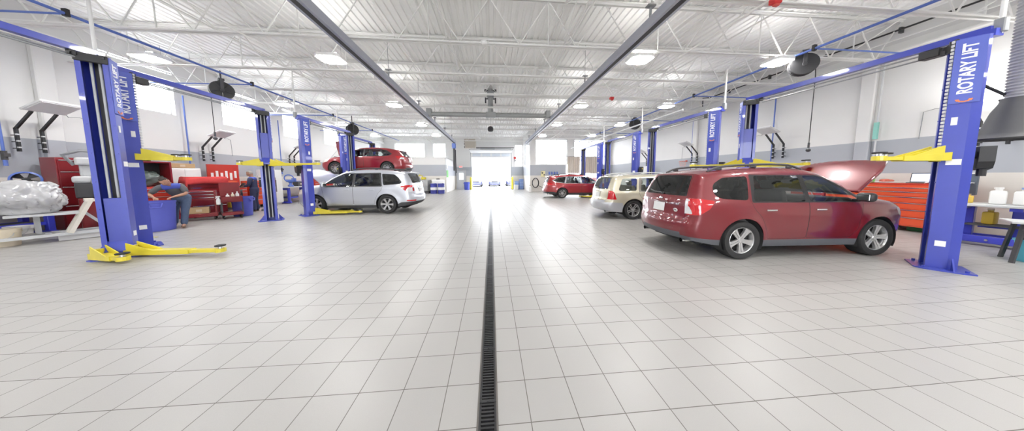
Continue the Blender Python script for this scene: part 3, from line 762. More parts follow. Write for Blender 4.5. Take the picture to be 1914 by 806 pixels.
def rim_mesh(style, Rr, w):
    """rim about local y axis, outer face at y=0 towards -y"""
    q = MB(); Mx = Matrix.Rotation(R(90), 4, 'X')            # z -> -y
    q.lathe([(Rr, -w), (Rr * .97, -w * .9), (Rr * .90, -w * .5), (Rr * .91, -.05), (Rr * .97, -.012), (Rr, -.006), (Rr * 1.01, 0), (Rr * .985, .004), (Rr * .955, -.004), (Rr * .94, -.03), (Rr * .93, -.06)], 0, 40, Mx)
    n, kind = style
    def spoke(poly, y0=.0, y1=-.035):
        for k in range(n):
            a = 2 * PI * k / n + PI / 2
            M2 = Mx @ Matrix.Rotation(a, 4, 'Z')
            # dished: outer end flush, hub sunk a little
            N = len(poly); vs = []
            for (r_, t_) in poly: vs.append((r_ * Rr, t_ * Rr, y0 - .022 * (1 - r_)))
            for (r_, t_) in poly: vs.append((r_ * Rr, t_ * Rr, y1 - .022 * (1 - r_)))
            q.add(vs, [tuple(range(N)), tuple(range(N, 2 * N))[::-1]] + [(i, (i + 1) % N, N + (i + 1) % N, N + i) for i in range(N)], 0, M2)
    if kind == 'wide':
        for s in (-1, 1): spoke([(.12, s * .015), (.5, s * .02), (.95, s * .035), (.95, s * .27), (.8, s * .2), (.5, s * .16), (.15, s * .14)], -.004, -.04)
        spoke([(.12, -.03), (.95, -.10), (.95, .10), (.12, .03)], -.012, -.04)
    elif kind == 'vee':
        for s in (-1, 1): spoke([(.12, s * .02), (.95, s * .16), (.95, s * .30), (.55, s * .2), (.16, s * .15)], -.004, -.035)
    elif kind == 'double':
        for s in (-1, 1): spoke([(.12, s * .05), (.92, s * .09), (.95, s * .2), (.55, s * .17), (.14, s * .15)], -.004, -.035)
    elif kind == 'blade': spoke([(.14, -.10), (.5, -.11), (.95, -.19), (.95, .19), (.5, .11), (.14, .10)], -.004, -.035)
    else:
        spoke([(.15, -.06), (.95, -.075), (.95, .075), (.15, .06)], -.004, -.03)
    q.lathe([(.001, -.015), (Rr * .13, -.015), (Rr * .2, -.03), (Rr * .2, -.06)], 0, 20, Mx)
    for k in range(5): a = 2 * PI * k / 5; q.cyl(Mx @ Vector((Rr * .17 * math.cos(a), Rr * .17 * math.sin(a), -.03)), Mx @ Vector((Rr * .17 * math.cos(a), Rr * .17 * math.sin(a), -.012)), .012, 0, 6)
    return q
def tyre_mesh(Rw, Rr, w):
    q = MB(); Mx = Matrix.Rotation(R(90), 4, 'X')
    pr = [(Rr * .98, -.005), (Rr * 1.03, .008), (Rr + (Rw - Rr) * .5, .018), (Rw * .955, .012), (Rw * .985, -.008), (Rw, -.03)]
    prof = pr + [(r_, -w - z_) for r_, z_ in pr[::-1]]
    q.lathe([(a, b - .0) for a, b in prof], 0, 56, Mx, closed=True)
    for zz in (-.05, -w / 2, -w + .05): pass
    return q

M_seam = mat('panel_gap', (.012, .012, .012), .7)
M_rimsil = mat('wheel_silver', (.62, .62, .63), .3, .75, noise=.04)
M_rimdk = mat('wheel_dark', (.02, .02, .022), .5, .2)
M_lens_r = mat('tail_lens', (.50, .012, .018), .12, coat=1)
M_lens_w = mat('clear_lens', (.72, .72, .74), .1, coat=1, noise=.12, nscale=60)
M_lens_o = mat('head_lens', (.72, .66, .58), .1, coat=1, noise=.1, nscale=40)
M_int = mat('interior_dark', (.11, .11, .115), .7, noise=.1)
M_under = mat('underbody', (.03, .03, .032), .8, noise=.1)
M_trim = mat('trim_black', (.03, .03, .033), .35, noise=.06)
G_dark = glass_mat('glass_privacy', (.16, .17, .17), .1)
G_clear = glass_mat('glass_clear', (.80, .85, .83), .08)

def car(name, label, S, loc, heading, detail=True):
    root = thing(name, label, 'car', loc, heading)
    sc = S.get('scale', 1.0); root.scale = (sc, sc, sc)
    paint = S['paint']; clad_m = S.get('clad_mat', M_dark)
    wb = S['wb']; Rw = S['Rw']; Ra = S.get('Ra', Rw + .055); ax = (wb / 2, -wb / 2)
    nose, top, tail = S['nose'], S['top'], S['tail']
    nz = np.linspace(nose[0][0], nose[-1][0], 16); nx = pchip([a for a, b in nose], [b for a, b in nose], nz)
    tx = np.arange(top[0][0], top[-1][0], -.045); tx = np.append(tx, top[-1][0])
    tz = pchip([a for a, b in top[::-1]], [b for a, b in top[::-1]], tx)
    lz = np.linspace(tail[0][0], tail[-1][0], 22); lx = pchip([a for a, b in tail[::-1]], [b for a, b in tail[::-1]], lz)
    CX = np.concatenate([nx, tx[1:], lx[1:]]); CZ = np.concatenate([nz, tz[1:], lz[1:]]); NC = len(CX)
    i1 = len(nx) - 1; i2 = i1 + len(tx) - 1
    # per-contour-point fillet radius and crown
    s = np.concatenate([[0], np.cumsum(np.hypot(np.diff(CX), np.diff(CZ)))])
    xc, xw, xr = S['cowl'], S['ws_top'], top[-1][0]
    sx = lambda x: s[i1 + int(np.argmin(abs(tx - x)))]
    kn = [(0, .20, .10, 0), (s[i1] * .6, .20, .12, .01), (s[i1], .14, .05, .025), (sx(top[0][0] - .35), .10, 0, .035), (sx(xc), .09, 0, .035), (sx((xc + xw) / 2), .055, .03, .03), (sx(xw), .08, 0, .035), (sx((xw + xr) / 2), .10, 0, .03), (s[i2], .10, -.02, .015), (s[i2] + (s[-1] - s[i2]) * .35, .10, -.05, 0), (s[i2] + (s[-1] - s[i2]) * .7, .16, -.09, 0), (s[-1], .20, -.09, 0)]
    kn = S.get('knots', kn)
    FR = np.interp(s, [k[0] for k in kn], [k[1] for k in kn]); OX = np.interp(s, [k[0] for k in kn], [k[2] for k in kn]); OZ = np.interp(s, [k[0] for k in kn], [k[3] for k in kn])
    secz = [a for a, b in S['sec']]; secy = [b for a, b in S['sec']]
    def hw(x, z):
        y = pchip(secz, secy, z)
        y = y - pchip([a for a, b in S['tapF']], [b for a, b in S['tapF']], x) - pchip([-a for a, b in S['tapR']], [b for a, b in S['tapR']], -np.asarray(x))
        for a in ax:
            r = np.hypot(x - a, z - Rw); y = y + S.get('flare', .02) * np.exp(-((r - Ra - .01) / .07)**2)
        return y
    def fside(P):
        P = np.asarray(P, float); x = P[:, 0]; z = P[:, 1]
        d2 = (x[:, None] - CX)**2 + (z[:, None] - CZ)**2; j = d2.argmin(1)
        # distance to the contour segments next to the closest sample
        d = np.sqrt(d2.min(1))
        for o in (-1, 0):
            a = np.clip(j + o, 0, NC - 2); ax_, az = CX[a], CZ[a]; bx, bz = CX[a + 1], CZ[a + 1]
            ex, ez = bx - ax_, bz - az; t = np.clip(((x - ax_) * ex + (z - az) * ez) / (ex * ex + ez * ez + 1e-12), 0, 1)
            d = np.minimum(d, np.hypot(x - ax_ - t * ex, z - az - t * ez))
        Rf = FR[j]; k = np.clip(d / Rf, 0, 1)
        return hw(x, z) - Rf * (1 - np.sqrt(np.clip(1 - (1 - k)**2, 0, 1)))
    YE_ = hw(CX, CZ) - FR
    zb = S['bottom']                                          # list of (x, z) tail -> nose
    bot = resample([(CX[-1], CZ[-1])] + zb + [(CX[0], CZ[0])], .06, False)
    outline = list(zip(CX, CZ)) + bot[1:-1]
    arches = [[(a + Ra * math.cos(t), Rw + Ra * math.sin(t)) for t in np.linspace(0, 2 * PI, 40, endpoint=False)] for a in ax]
    regs = S['regions']                                       # ordered (name, polygon)
    polys = []; test = []
    for nm, p in regs:
        p = resample(p, .06); test.append((nm, p)); polys.append(p)
        if nm.startswith('door'): q = shrink(p, .006); polys.append(q); test[-1] = (nm, p, q)
    polys += arches
    # free points
    free = []
    for k in (.03, .1, .22, .4, .65, 1.0):
        for i in range(NC):
            a = max(i - 1, 0); b = min(i + 1, NC - 1); t = np.array([CX[b] - CX[a], CZ[b] - CZ[a]]); t /= np.linalg.norm(t) + 1e-9
            nrm = np.array([-t[1], t[0]])
            for sgn in (1, -1):
                pt = np.array([CX[i], CZ[i]]) + nrm * sgn * k * FR[i]
                if i % 2 == 0 or k < .3: free.append(pt)
    gx = np.arange(CX.min(), CX.max(), .055); gzz = np.arange(.15, CZ.max(), .05)
    free += [np.array([a, b]) for a in gx for b in gzz]
    free = np.array(free); free = free[inside(outline, free)]
    V, F = cdt(outline, polys, free)
    cen = np.array([V[list(f)].mean(0) for f in F]); ok = inside(outline, cen)
    for a in ax: ok &= np.hypot(cen[:, 0] - a, cen[:, 1] - Rw) > Ra - .002
    lab = np.array(['body'] * len(F), dtype=object); done = np.zeros(len(F), bool)
    for t in test:
        m = inside(t[1], cen) & ~done
        if len(t) == 3:
            mi = inside(t[2], cen) & m; lab[m] = 'seam'; lab[mi] = t[0]
        else: lab[m] = t[0]
        done |= m
    Y = fside(V); inset = {}
    parts = {}
    def addf(key, tri):
        parts.setdefault(key, []).append(tri)
    for sd in (1, -1):
        P3 = np.stack([V[:, 0], sd * Y, V[:, 1]], 1)
        for f, l, o in zip(F, lab, ok):
            if not o: continue
            tri = [tuple(P3[i]) for i in (f if sd > 0 else f[::-1])]
            addf((l, 'S' if l in ('body', 'seam') else ('L' if sd > 0 else 'R')), tri)
    # caps
    def cap(idx, par, labelf, polys2):
        p = par[idx]; ye = YE_[idx]; up = p[-1] > p[0]
        rim_ = [(a, b) for a, b in zip(p, ye)] + [(a, -b) for a, b in zip(p[::-1], ye[::-1])]
        rim2 = [rim_[0]]
        n = len(p)
        bl = []
        for i in range(n): bl.append((p[i], ye[i]))
        for t in np.linspace(1, -1, 15)[1:-1]: bl.append((p[-1], ye[-1] * t))
        for i in range(n - 1, -1, -1): bl.append((p[i], -ye[i]))
        for t in np.linspace(-1, 1, 15)[1:-1]: bl.append((p[0], ye[0] * t))
        fr = [(p[i], ye[i] * t) for i in range(1, n - 1) for t in np.linspace(-.93, .93, 15)]
        V2, F2 = cdt(bl, [resample(q, .06) for _, q in polys2], fr)
        sgn = 1 if up else -1
        ia = idx if up else idx[::-1]; pa = par[ia]
        if len(V2) == 0: return
        X_ = np.interp(V2[:, 0], pa, CX[ia]); Z_ = np.interp(V2[:, 0], pa, CZ[ia]); yE = np.interp(V2[:, 0], pa, YE_[ia])
        t = np.clip(abs(V2[:, 1]) / yE, 0, 1); k = 1 - t**2.3
        P3 = np.stack([X_ + np.interp(V2[:, 0], pa, OX[ia]) * k, V2[:, 1], Z_ + np.interp(V2[:, 0], pa, OZ[ia]) * k], 1)
        c2 = np.array([V2[list(f)].mean(0) for f in F2]); ok2 = inside(bl, c2)
        done2 = np.zeros(len(F2), bool); l2 = np.array(['body'] * len(F2), dtype=object)
        for nm, q in polys2: m = inside(q, c2) & ~done2; l2[m] = nm; done2 |= m
        for f, l, o, c in zip(F2, l2, ok2, c2):
            if not o: continue
            nm = labelf(l, c)
            addf((nm, 'S' if nm in ('body', 'seam') else ('C' if not nm.startswith('light') else ('L' if c[1] > 0 else 'R'))), [tuple(P3[i]) for i in f])
    def at_top(x): return np.interp(x, tx[::-1], YE_[i1:i2 + 1][::-1])
    ti = np.arange(i1, i2 + 1)
    e = .03
    wsx = np.linspace(xc - .02, xw + .01, 10)
    ws = [(x, at_top(x) - e) for x in wsx] + [(x, -at_top(x) + e) for x in wsx[::-1]]
    he = top[0][0] - .03
    hx = np.linspace(xc + .03, he, 12)
    hood = [(x, at_top(x) - .012) for x in hx] + [(x, -at_top(x) + .012) for x in hx[::-1]]
    cw = [(xc + .03, at_top(xc) - .012), (xc + .03, -at_top(xc) + .012), (xc - .02, -at_top(xc) + e), (xc - .02, at_top(xc) - e)]
    cap(ti, CX, lambda l, c: l, [('glass_windscreen', ws), ('hood', hood), ('trim_cowl', cw)])
    li = np.arange(i2, NC)
    def at_tail(z): return np.interp(z, lz[::-1], YE_[i2:][::-1])
    tp = []
    z0, z1 = S['rear_glass']; zz = np.linspace(z0, z1, 8)
    tp.append(('glass_rear_window', rpoly([(z, at_tail(z) - .045) for z in zz] + [(z, -at_tail(z) + .045) for z in zz[::-1]], .03, 2)))
    for nm, p in S.get('tail_regions', []):
        tp.append((nm, p)); 
        if nm.startswith('light'): tp.append((nm, [(a, -b) for a, b in p]))
    tg0 = S.get('tailgate_z', .66)
    zt = np.linspace(tg0, tail[0][0] - .015, 12)
    tgp = [(z, at_tail(z) - .02) for z in zt] + [(z, -at_tail(z) + .02) for z in zt[::-1]]
    tp.append(('door_tailgate', shrink(tgp, .006))); tp.append(('seam', tgp))
    cap(li, CZ, lambda l, c: l, tp)
    ni = np.arange(0, i1 + 1)
    np_ = []
    for nm, p in S.get('nose_regions', []):
        np_.append((nm, p))
        if nm.startswith('light'): np_.append((nm, [(a, -b) for a, b in p]))
    cap(ni, CZ, lambda l, c: l, np_)
    def mk(nm, tris, mats, parent=root, mi=None):
        q = MB()
        for k, t in enumerate(tris): q.add(t, [(0, 1, 2)], mi[k] if mi else 0)
        return q.build(nm, mats, parent, 32, weld=1e-4)
    bt = parts.pop(('body', 'S')); st = parts.pop(('seam', 'S'), [])
    mk('body', bt + st, [paint, M_seam], root, [0] * len(bt) + [1] * len(st))
    frame_m = S.get('frame_mat', M_trim)
    for (nm, sd), tris in parts.items():
        if nm == 'glass_windscreen': mk('windscreen', tris, S.get('ws_mat', G_clear))
        elif nm == 'glass_rear_window': mk('rear_window', tris, S.get('rw_mat', G_dark))
        elif nm.startswith('glass'): mk('side_window', tris, S.get('gm', {}).get(nm, G_dark))
        elif nm == 'door_tailgate': mk('tailgate', tris, S.get('tailgate_mat', paint))
        elif nm.startswith('door'): mk('door', tris, S.get('door_mat', paint))
        elif nm.startswith('frame'): mk('window_frame', tris, frame_m)
        elif nm.startswith('clad'): mk('lower_cladding', tris, clad_m)
        elif nm.startswith('bumper'): mk('bumper', tris, S.get('bumper_mat', paint))
        elif nm.startswith('light_tail_clear'): mk('reverse_lamp', tris, M_lens_w)
        elif nm.startswith('light_tail'): mk('tail_light', tris, M_lens_r)
        elif nm.startswith('light_head'): mk('headlight', tris, M_lens_o)
        elif nm.startswith('grille'): mk('grille', tris, M_trim)
        elif nm == 'trim_cowl': mk('cowl', tris, M_trim)
        elif nm == 'hood':
            A = S.get('hood_open', 0)
            if A:
                # hinge at the cowl
                zc_ = float(np.interp(xc, tx[::-1], tz[::-1])); ca, sa = math.cos(A), math.sin(A); dz = S.get('hood_lift', .03)
                tris = [[(xc + .03 + (p[0] - xc - .03) * ca - (p[2] - zc_) * sa, p[1], zc_ + dz + (p[0] - xc - .03) * sa + (p[2] - zc_) * ca) for p in t] for t in tris]
            h = mk('hood', tris, S.get('hood_mat', paint))
            md = h.modifiers.new('thick', 'SOLIDIFY'); md.thickness = .028; md.offset = 0
        else: mk(nm.split('_')[0] if False else 'trim_panel', tris, M_trim)
    def TZ(x): return float(np.interp(x, tx[::-1], tz[::-1]))
    def tail_pt(z, y, out=.0):
        x = float(np.interp(z, lz[::-1], lx[::-1])); yE = float(at_tail(z)); k = 1 - min(1, abs(y) / yE)**2.3
        return Vector((x + float(np.interp(z, lz[::-1], OX[i2:][::-1])) * k - out, y, z))
    # wheels, wells
    yo = S['yo']; tw = .215; Rr = Rw * .68
    w0 = tyre_mesh(Rw, Rr, tw); r0 = rim_mesh(S['rim'], Rr, tw * .8); rm = S.get('rim_mat', M_rimsil)
    for i, a in enumerate(ax):
        for sd in (-1, 1):
            q = MB(); q.v = list(w0.v); q.f = list(w0.f); q.m = list(w0.m)
            wo = q.build('wheel', M_rubber, root, 45); wo.location = (a, sd * yo, Rw)
            rot = S.get('steer', 0) if i == 0 else 0
            wo.rotation_euler = (0, 0, rot + (0 if sd < 0 else PI))
            q = MB(); q.v = list(r0.v); q.f = list(r0.f); q.m = list(r0.m)
            ro = q.build('rim', rm, wo, 35); ro.rotation_euler = (0, R(13 + 20 * i), 0)
            q = MB(); q.lathe([(.001, -.085), (Rr * .88, -.085), (Rr * .9, -.1), (.001, -.1)], 0, 24, Matrix.Rotation(R(90), 4, 'X')); q.build('brake_disc', S.get('pocket_mat', M_rimdk), wo)
    for a in ax:
        for sd in (-1, 1):
            q = MB(); ts = np.linspace(R(-25), R(205), 22); N = len(ts); yin, yout = .42 * sd, sd * (float(hw(np.array([a]), np.array([.75]))[0]) - .03)
            vs = [(a + (Ra - .002) * math.cos(t), yin, Rw + (Ra - .002) * math.sin(t)) for t in ts] + [(a + (Ra - .002) * math.cos(t), yout, Rw + (Ra - .002) * math.sin(t)) for t in ts]
            q.add(vs, [(i, i + 1, N + i + 1, N + i) for i in range(N - 1)] + [tuple(range(N))])
            q.build('wheel_well', M_under, root, 60)
    q = MB(); zbm = zb[len(zb) // 2][1] + .02
    q.box((0, 0, zbm + .03), (CX.max() - CX.min() - .5, .84, .08)); q.box((0, 0, zbm + .05), (wb - 2 * Ra - .05, 1.46, .06))
    for a in ax: q.cyl((a, -.62, Rw), (a, .62, Rw), .045, 0, 8)
    q.box((.9, 0, zbm), (.5, .5, .12), bev=.03); q.cyl((-1.75, -.5, zbm + .05), (-1.75, .5, zbm + .05), .11, 0, 10); q.tube([(.6, .1, zbm - .02), (-1.3, .15, zbm - .02), (-1.7, .2, zbm)], .03, 0, 6)
    q.build('underbody', M_under, root)
    for y in S.get('exhaust', ()):
        q = MB(); xe = CX[-1] + .0; ze = CZ[-1] - .02
        q.tube([(xe + .35, y, ze - .0), (xe - .02, y, ze - .01)], .038, 0, 12, cap=False); q.tube([(xe - .02, y, ze - .01), (xe + .1, y, ze - .01)], .03, 0, 12, cap=False); q.build('exhaust_tip', M_chrome, root, 60)
    if not detail: return root
    # interior
    im = S.get('int_mat', M_int); bz = S['belt']
    q = MB(); xb0, xb1 = S['tub']
    hy = .70
    q.box(((xb0 + xb1) / 2, 0, zbm + .1), (xb1 - xb0, 2 * hy, .04))
    for sd in (-1, 1): q.box(((xb0 + xb1) / 2, sd * (hy + .02), (zbm + .1 + bz - .03) / 2), (xb1 - xb0, .03, bz - .03 - zbm - .1))
    q.box((xb1, 0, (bz + .45) / 2 - .02), (.04, 2 * hy, bz - .4)); q.box((xb0, 0, (bz + .4) / 2), (.04, 2 * hy, bz - .45))
    q.build('interior_tub', M_int, root)
    q = MB(); q.box((xb1 - .14, 0, bz - .04), (.34, 2 * hy - .1, .16), bev=.05, seg=2); q.build('dashboard', M_int, root)
    q = MB(); Ms = Matrix.Translation((xb1 - .42, .36, bz - .02)) @ Matrix.Rotation(R(-62), 4, 'Y')
    for k in range(20):
        a0, a1 = 2 * PI * k / 20, 2 * PI * (k + 1) / 20
        q.tube([Ms @ Vector((.18 * math.cos(a0), .18 * math.sin(a0), 0)), Ms @ Vector((.18 * math.cos(a1), .18 * math.sin(a1), 0))], .015, 0, 6, cap=False)
    q.bar(Ms @ Vector((-.17, 0, 0)), Ms @ Vector((.17, 0, 0)), .03, .02); q.cyl(Ms @ Vector((0, 0, 0)), Ms @ Vector((0, 0, -.3)), .03, 0, 8); q.build('steering_wheel', M_trim, root, 50)
    def seat(x, y, w):
        q = MB(); q.box((x, y, bz - .46), (.50, w, .16), bev=.05, seg=2)
        Mb = Matrix.Translation((x - .22, y, bz - .42)) @ Matrix.Rotation(R(-14), 4, 'Y'); q.box((0, 0, .32), (.13, w, .62), bev=.05, seg=2, M=Mb)
        q.build('seat', im, root, 50)
        for yy in ([y] if w < .8 else [y - .38, y + .38]):
            q = MB(); q.box((0, yy - y, .73), (.10, .26, .17), bev=.045, seg=2, M=Mb); q.cyl(Mb @ Vector((0, yy - y - .06, .6)), Mb @ Vector((0, yy - y - .06, .7)), .008, 0, 5); q.cyl(Mb @ Vector((0, yy - y + .06, .6)), Mb @ Vector((0, yy - y + .06, .7)), .008, 0, 5); q.build('headrest', im, root, 50)
    seat(.12, .36, .5); seat(.12, -.36, .5); seat(-.78, 0, 1.25)
    # mirrors, handles
    xm = S['mirror_x']; zm = bz + .07
    for sd in (-1, 1):
        yb = float(fside(np.array([[xm, bz]]))[0])
        q = MB(); q.box((xm - .02, sd * (yb + .13), zm + .01), (.13, .21, .16), bev=.055, seg=3); q.build('mirror', S.get('mirror_mat', paint), root, 50)
        q = MB(); q.box((xm - .088, sd * (yb + .13), zm + .01), (.012, .15, .105), bev=.005); q.build('mirror_glass', mat('mirror_glass', (.25, .27, .28), .08, .9), root)
        q = MB(); q.box((xm, sd * (yb + .02), zm - .05), (.09, .12, .045), bev=.015); q.build('mirror_arm', M_trim, root)
        for hx_ in S['handles']:
            y_ = float(fside(np.array([[hx_, S['handle_z']]]))[0])
            q = MB(); q.box((hx_, sd * (y_ + .022), S['handle_z']), (.19, .018, .03), bev=.008, seg=2); q.box((hx_ + .08, sd * (y_ + .008), S['handle_z']), (.02, .03, .024)); q.box((hx_ - .08, sd * (y_ + .008), S['handle_z']), (.02, .03, .024)); q.build('door_handle', S.get('handle_mat', M_chrome), root)
    # roof rails
    if S.get('rails'):
        xa, xb = S['rails']
        for sd in (-1, 1):
            xs_ = np.linspace(xa, xb, 16); pts = []
            for i, x in enumerate(xs_):
                ye_ = float(at_top(x)); lift_ = .055 * min(1, min(i, 15 - i) / 1.6)
                pts.append((x, sd * (ye_ - .0), TZ(x) + .004 + lift_))
            q = MB(); q.tube(pts, [.018] + [.021] * 14 + [.018], 0, 8)
            for x in (xa - .22, (xa + xb) / 2, xb + .22): q.box((x, sd * float(at_top(x)), TZ(x) + .025), (.12, .03, .05), bev=.01)
            q.build('roof_rail', S.get('rail_mat', M_dark), root, 50)
    if S.get('spoiler'):
        q = MB(); x0 = top[-1][0]; ye_ = float(at_top(x0)) - .02; z_ = TZ(x0)
        q.prism([(-.16, -.035), (-.15, -.01), (.1, .028), (.12, .0), (0, -.05)], -ye_, ye_, M=Matrix.Translation((x0, 0, z_ + .02)) @ Matrix.Rotation(R(90), 4, 'X'))
        q.build('rear_spoiler', S.get('spoiler_mat', paint), root)
    # rear wiper, plate, emblem
    zw = z0 + .03; p = tail_pt(zw, 0, .03)
    q = MB(); q.tube([p, tail_pt(zw + .02, .25, .035), tail_pt(zw + .05, .42, .03)], .012, 0, 6); q.cyl(tail_pt(zw - .01, 0, -.01), tail_pt(zw - .01, 0, .03), .025, 0, 10); q.build('rear_wiper', M_trim, root, 50)
    zp = S.get('plate_z', .86); p = tail_pt(zp, 0, .012)
    tl = S.get('plate_tilt', 6)
    q = MB(); q.box((0, 0, 0), (.012, .32, .17), bev=.004); o = q.build('number_plate', M_paper, root); o.location = p; o.rotation_euler = (0, R(tl), 0)
    q = MB(); q.box(tuple(tail_pt(zp + .125, 0, .02)), (.035, .5, .03), bev=.01); q.build('plate_lamp_bar', S.get('bar_mat', paint), root)
    q = MB(); pe = tail_pt(zp + .165, S.get('emb_y', 0), .01); q.lathe([(.001, .008), (.05, .006), (.058, 0), (.05, -.006)], 0, 20, Matrix.Translation(pe) @ Matrix.Rotation(R(-90), 4, 'Y') @ Matrix.Scale(.55, 4, (1, 0, 0))); q.build('emblem', M_chrome, root, 50)
    for txt, y_, z_, sz in S.get('texts', ()):
        tm = text_mb(txt, sz, .006, 1.35, .001); pt = tail_pt(z_, y_, .006)
        Mx = Matrix.Translation(pt) @ Matrix.Rotation(R(-90), 4, 'Z') @ Matrix.Rotation(R(90), 4, 'X')
        for i in range(len(tm.v)): a_, b_, c_ = tm.v[i]; tm.v[i] = tuple(tail_pt(z_ + b_, y_ - a_, .006 + c_))
        tm.build('badge_lettering', M_chrome, root)
    if S.get('sticker'):
        y_, z_ = S['sticker']; pt = tail_pt(z_, y_, .004)
        q = MB(); q.lathe([(.001, .003), (.055, .003), (.056, 0)], 0, 24, Matrix.Translation(pt) @ Matrix.Rotation(R(-90), 4, 'Y') @ Matrix.Scale(.62, 4, (1, 0, 0))); so = q.build('oval_sticker', M_paper, root)
        tm = text_mb('GULL', .035, .002, 1.0, .001); Mx = Matrix.Translation(pt + Vector((-.005, 0, 0))) @ Matrix.Rotation(R(-90), 4, 'Z') @ Matrix.Rotation(R(90), 4, 'X')
        for i in range(len(tm.v)): tm.v[i] = tuple(Mx @ Vector(tm.v[i]))
        tm.build('sticker_lettering', M_trim, so)
    if S.get('hood_open'):
        q = MB(); q.box((xc + .45, 0, .62), (.62, 1.05, .42), bev=.04); q.box((xc + .4, 0, .86), (.4, .5, .1), bev=.03); q.box((xc + .3, .45, .88), (.25, .2, .16), bev=.02); q.cyl((xc + .25, -.45, .86), (xc + .25, -.45, .97), .09, 0, 14); q.tube([(xc + .2, -.3, .92), (xc + .5, -.1, .95), (xc + .6, .3, .9)], .04, 0, 8)
        q.build('engine', M_dark, root, 40)
        A = S['hood_open']; yA = float(at_top(top[0][0] - .2)) - .08
        q = MB(); q.tube([(top[0][0] - .12, yA * .8, TZ(top[0][0] - .1) - .03), (xc + (top[0][0] - xc) * .72 * math.cos(A), yA * .8, TZ(xc) + (top[0][0] - xc) * .72 * math.sin(A))], .007, 0, 6); q.build('hood_prop', M_steel, root)
    return root

def paint_mat(name, col, rough=.3, metal=.25):
    return mat(name, col, rough, metal, coat=1.0, noise=.03, nscale=40)
P_red = paint_mat('paint_camellia_red', (.165, .004, .012), .34, .15)
P_red2 = paint_mat('paint_venetian_red', (.30, .008, .014), .35, .2)
P_red3 = paint_mat('paint_deep_red', (.25, .006, .014), .35, .2)
P_silver = paint_mat('paint_ice_silver', (.56, .58, .64), .3, .55)
P_beige = paint_mat('paint_champagne', (.60, .56, .44), .32, .45)
P_lowsil = paint_mat('paint_low_silver', (.50, .51, .55), .35, .5)
SEC_SUV = [(.16, .80), (.28, .845), (.45, .872), (.62, .885), (.78, .892), (.90, .885), (1.0, .868), (1.05, .845), (1.25, .775), (1.45, .70), (1.6, .63), (1.75, .56)]

FORESTER_RED = dict(paint=P_red, wb=2.615, Rw=.342, yo=.872, belt=1.02, cowl=1.06, ws_top=.27, rim=(5, 'wide'), clad_mat=mat('cladding_grey', (.10, .105, .12), .6, noise=.08),
    nose=[(.24, 2.15), (.34, 2.24), (.48, 2.28), (.62, 2.27), (.76, 2.20), (.86, 2.08)],
    top=[(2.08, .86), (1.85, .965), (1.4, 1.055), (1.06, 1.10), (.66, 1.345), (.27, 1.555), (0, 1.61), (-.5, 1.635), (-1.1, 1.62), (-1.6, 1.575), (-1.93, 1.52)],
    tail=[(1.52, -1.93), (1.35, -2.02), (1.12, -2.11), (1.0, -2.145), (.80, -2.16), (.70, -2.17), (.62, -2.21), (.50, -2.22), (.38, -2.19), (.32, -2.15)],
    bottom=[(-1.8, .26), (-1.0, .22), (0, .21), (1.0, .21), (1.8, .22)], sec=SEC_SUV,
    tapF=[(-3, 0), (1.1, 0), (1.5, .02), (1.85, .09), (2.1, .19), (2.3, .26)], tapR=[(3, 0), (-1.3, 0), (-1.7, .02), (-2.0, .07), (-2.2, .13), (-2.4, .2)],
    regions=[('glass_a', rpoly([(-.03, 1.025), (-.03, 1.475), (.29, 1.455), (.62, 1.25), (.90, 1.055), (.88, 1.02)], .03)),
             ('glass_b', rpoly([(-.13, 1.025), (-.13, 1.48), (-.98, 1.48), (-1.09, 1.04)], .04)),
             ('glass_q', rpoly([(-1.2, 1.05), (-1.11, 1.475), (-1.58, 1.45), (-1.78, 1.33), (-1.80, 1.16), (-1.68, 1.08)], .07)),
             ('frame_a', rpoly([(-1.15, 1.01), (-1.06, 1.5), (.3, 1.49), (.66, 1.28), (1.0, 1.035), (.9, 1.0)], .03)),
             ('light_head', rpoly([(2.3, .62), (2.3, .84), (1.98, .86), (1.72, .90), (1.82, .76)], .05)),
             ('light_tail_clear', rpoly([(-2.3, .80), (-2.3, .98), (-2.155, .98), (-2.13, .80)], .01)),
             ('light_tail', rpoly([(-2.3, .78), (-2.3, 1.075), (-2.04, 1.08), (-1.80, 1.045), (-1.90, .9), (-2.06, .79)], .03)),
             ('door_f', rpoly([(-.08, .36), (.78, .36), (.90, .52), (.98, 1.0), (.67, 1.27), (.32, 1.505), (-.08, 1.515)], .05)),
             ('door_r', rpoly([(-.08, .36), (-.08, 1.515), (-1.06, 1.515), (-1.18, 1.06), (-1.12, .9), (-.97, .74), (-.86, .5), (-.84, .36)], .05)),
             ('clad', [(-2.5, .40), (-1.85, .36), (-1.2, .35), (1.2, .33), (1.72, .34), (1.9, .28), (1.9, .0), (-2.5, .0)])],
    rear_glass=(1.11, 1.49), tail_regions=[('light_tail_clear', [(.80, .60), (1.07, .58), (1.07, .9), (.80, .9)]), ('clad', [(.44, .9), (.44, -.9), (.2, -.9), (.2, .9)]), ('bumper', [(.655, .9), (.655, -.9), (.44, -.9), (.44, .9)])],
    nose_regions=[('grille', [(.62, -.4), (.62, .4), (.78, .44), (.78, -.44)]), ('light_head', [(.62, .45), (.84, .42), (.84, .9), (.62, .9)])],
    tub=(-2.0, 1.12), mirror_mat=M_trim, mirror_x=.84, handles=(-.82, .12), handle_z=.88, rails=(.12, -1.72), hood_open=R(48), hood_lift=.07, exhaust=(-.55, .55), plate_z=.87,
    gm={'glass_a': G_clear, 'glass_b': glass_mat('glass_mid', (.30, .32, .32), .1)}, texts=[('FORESTER', -.33, .95, .05), ('SUBARU', .52, .99, .05)], sticker=(-.42, .84), frame_mat=mat('frame_grey', (.03, .03, .032), .3, .3), scale=1.025)
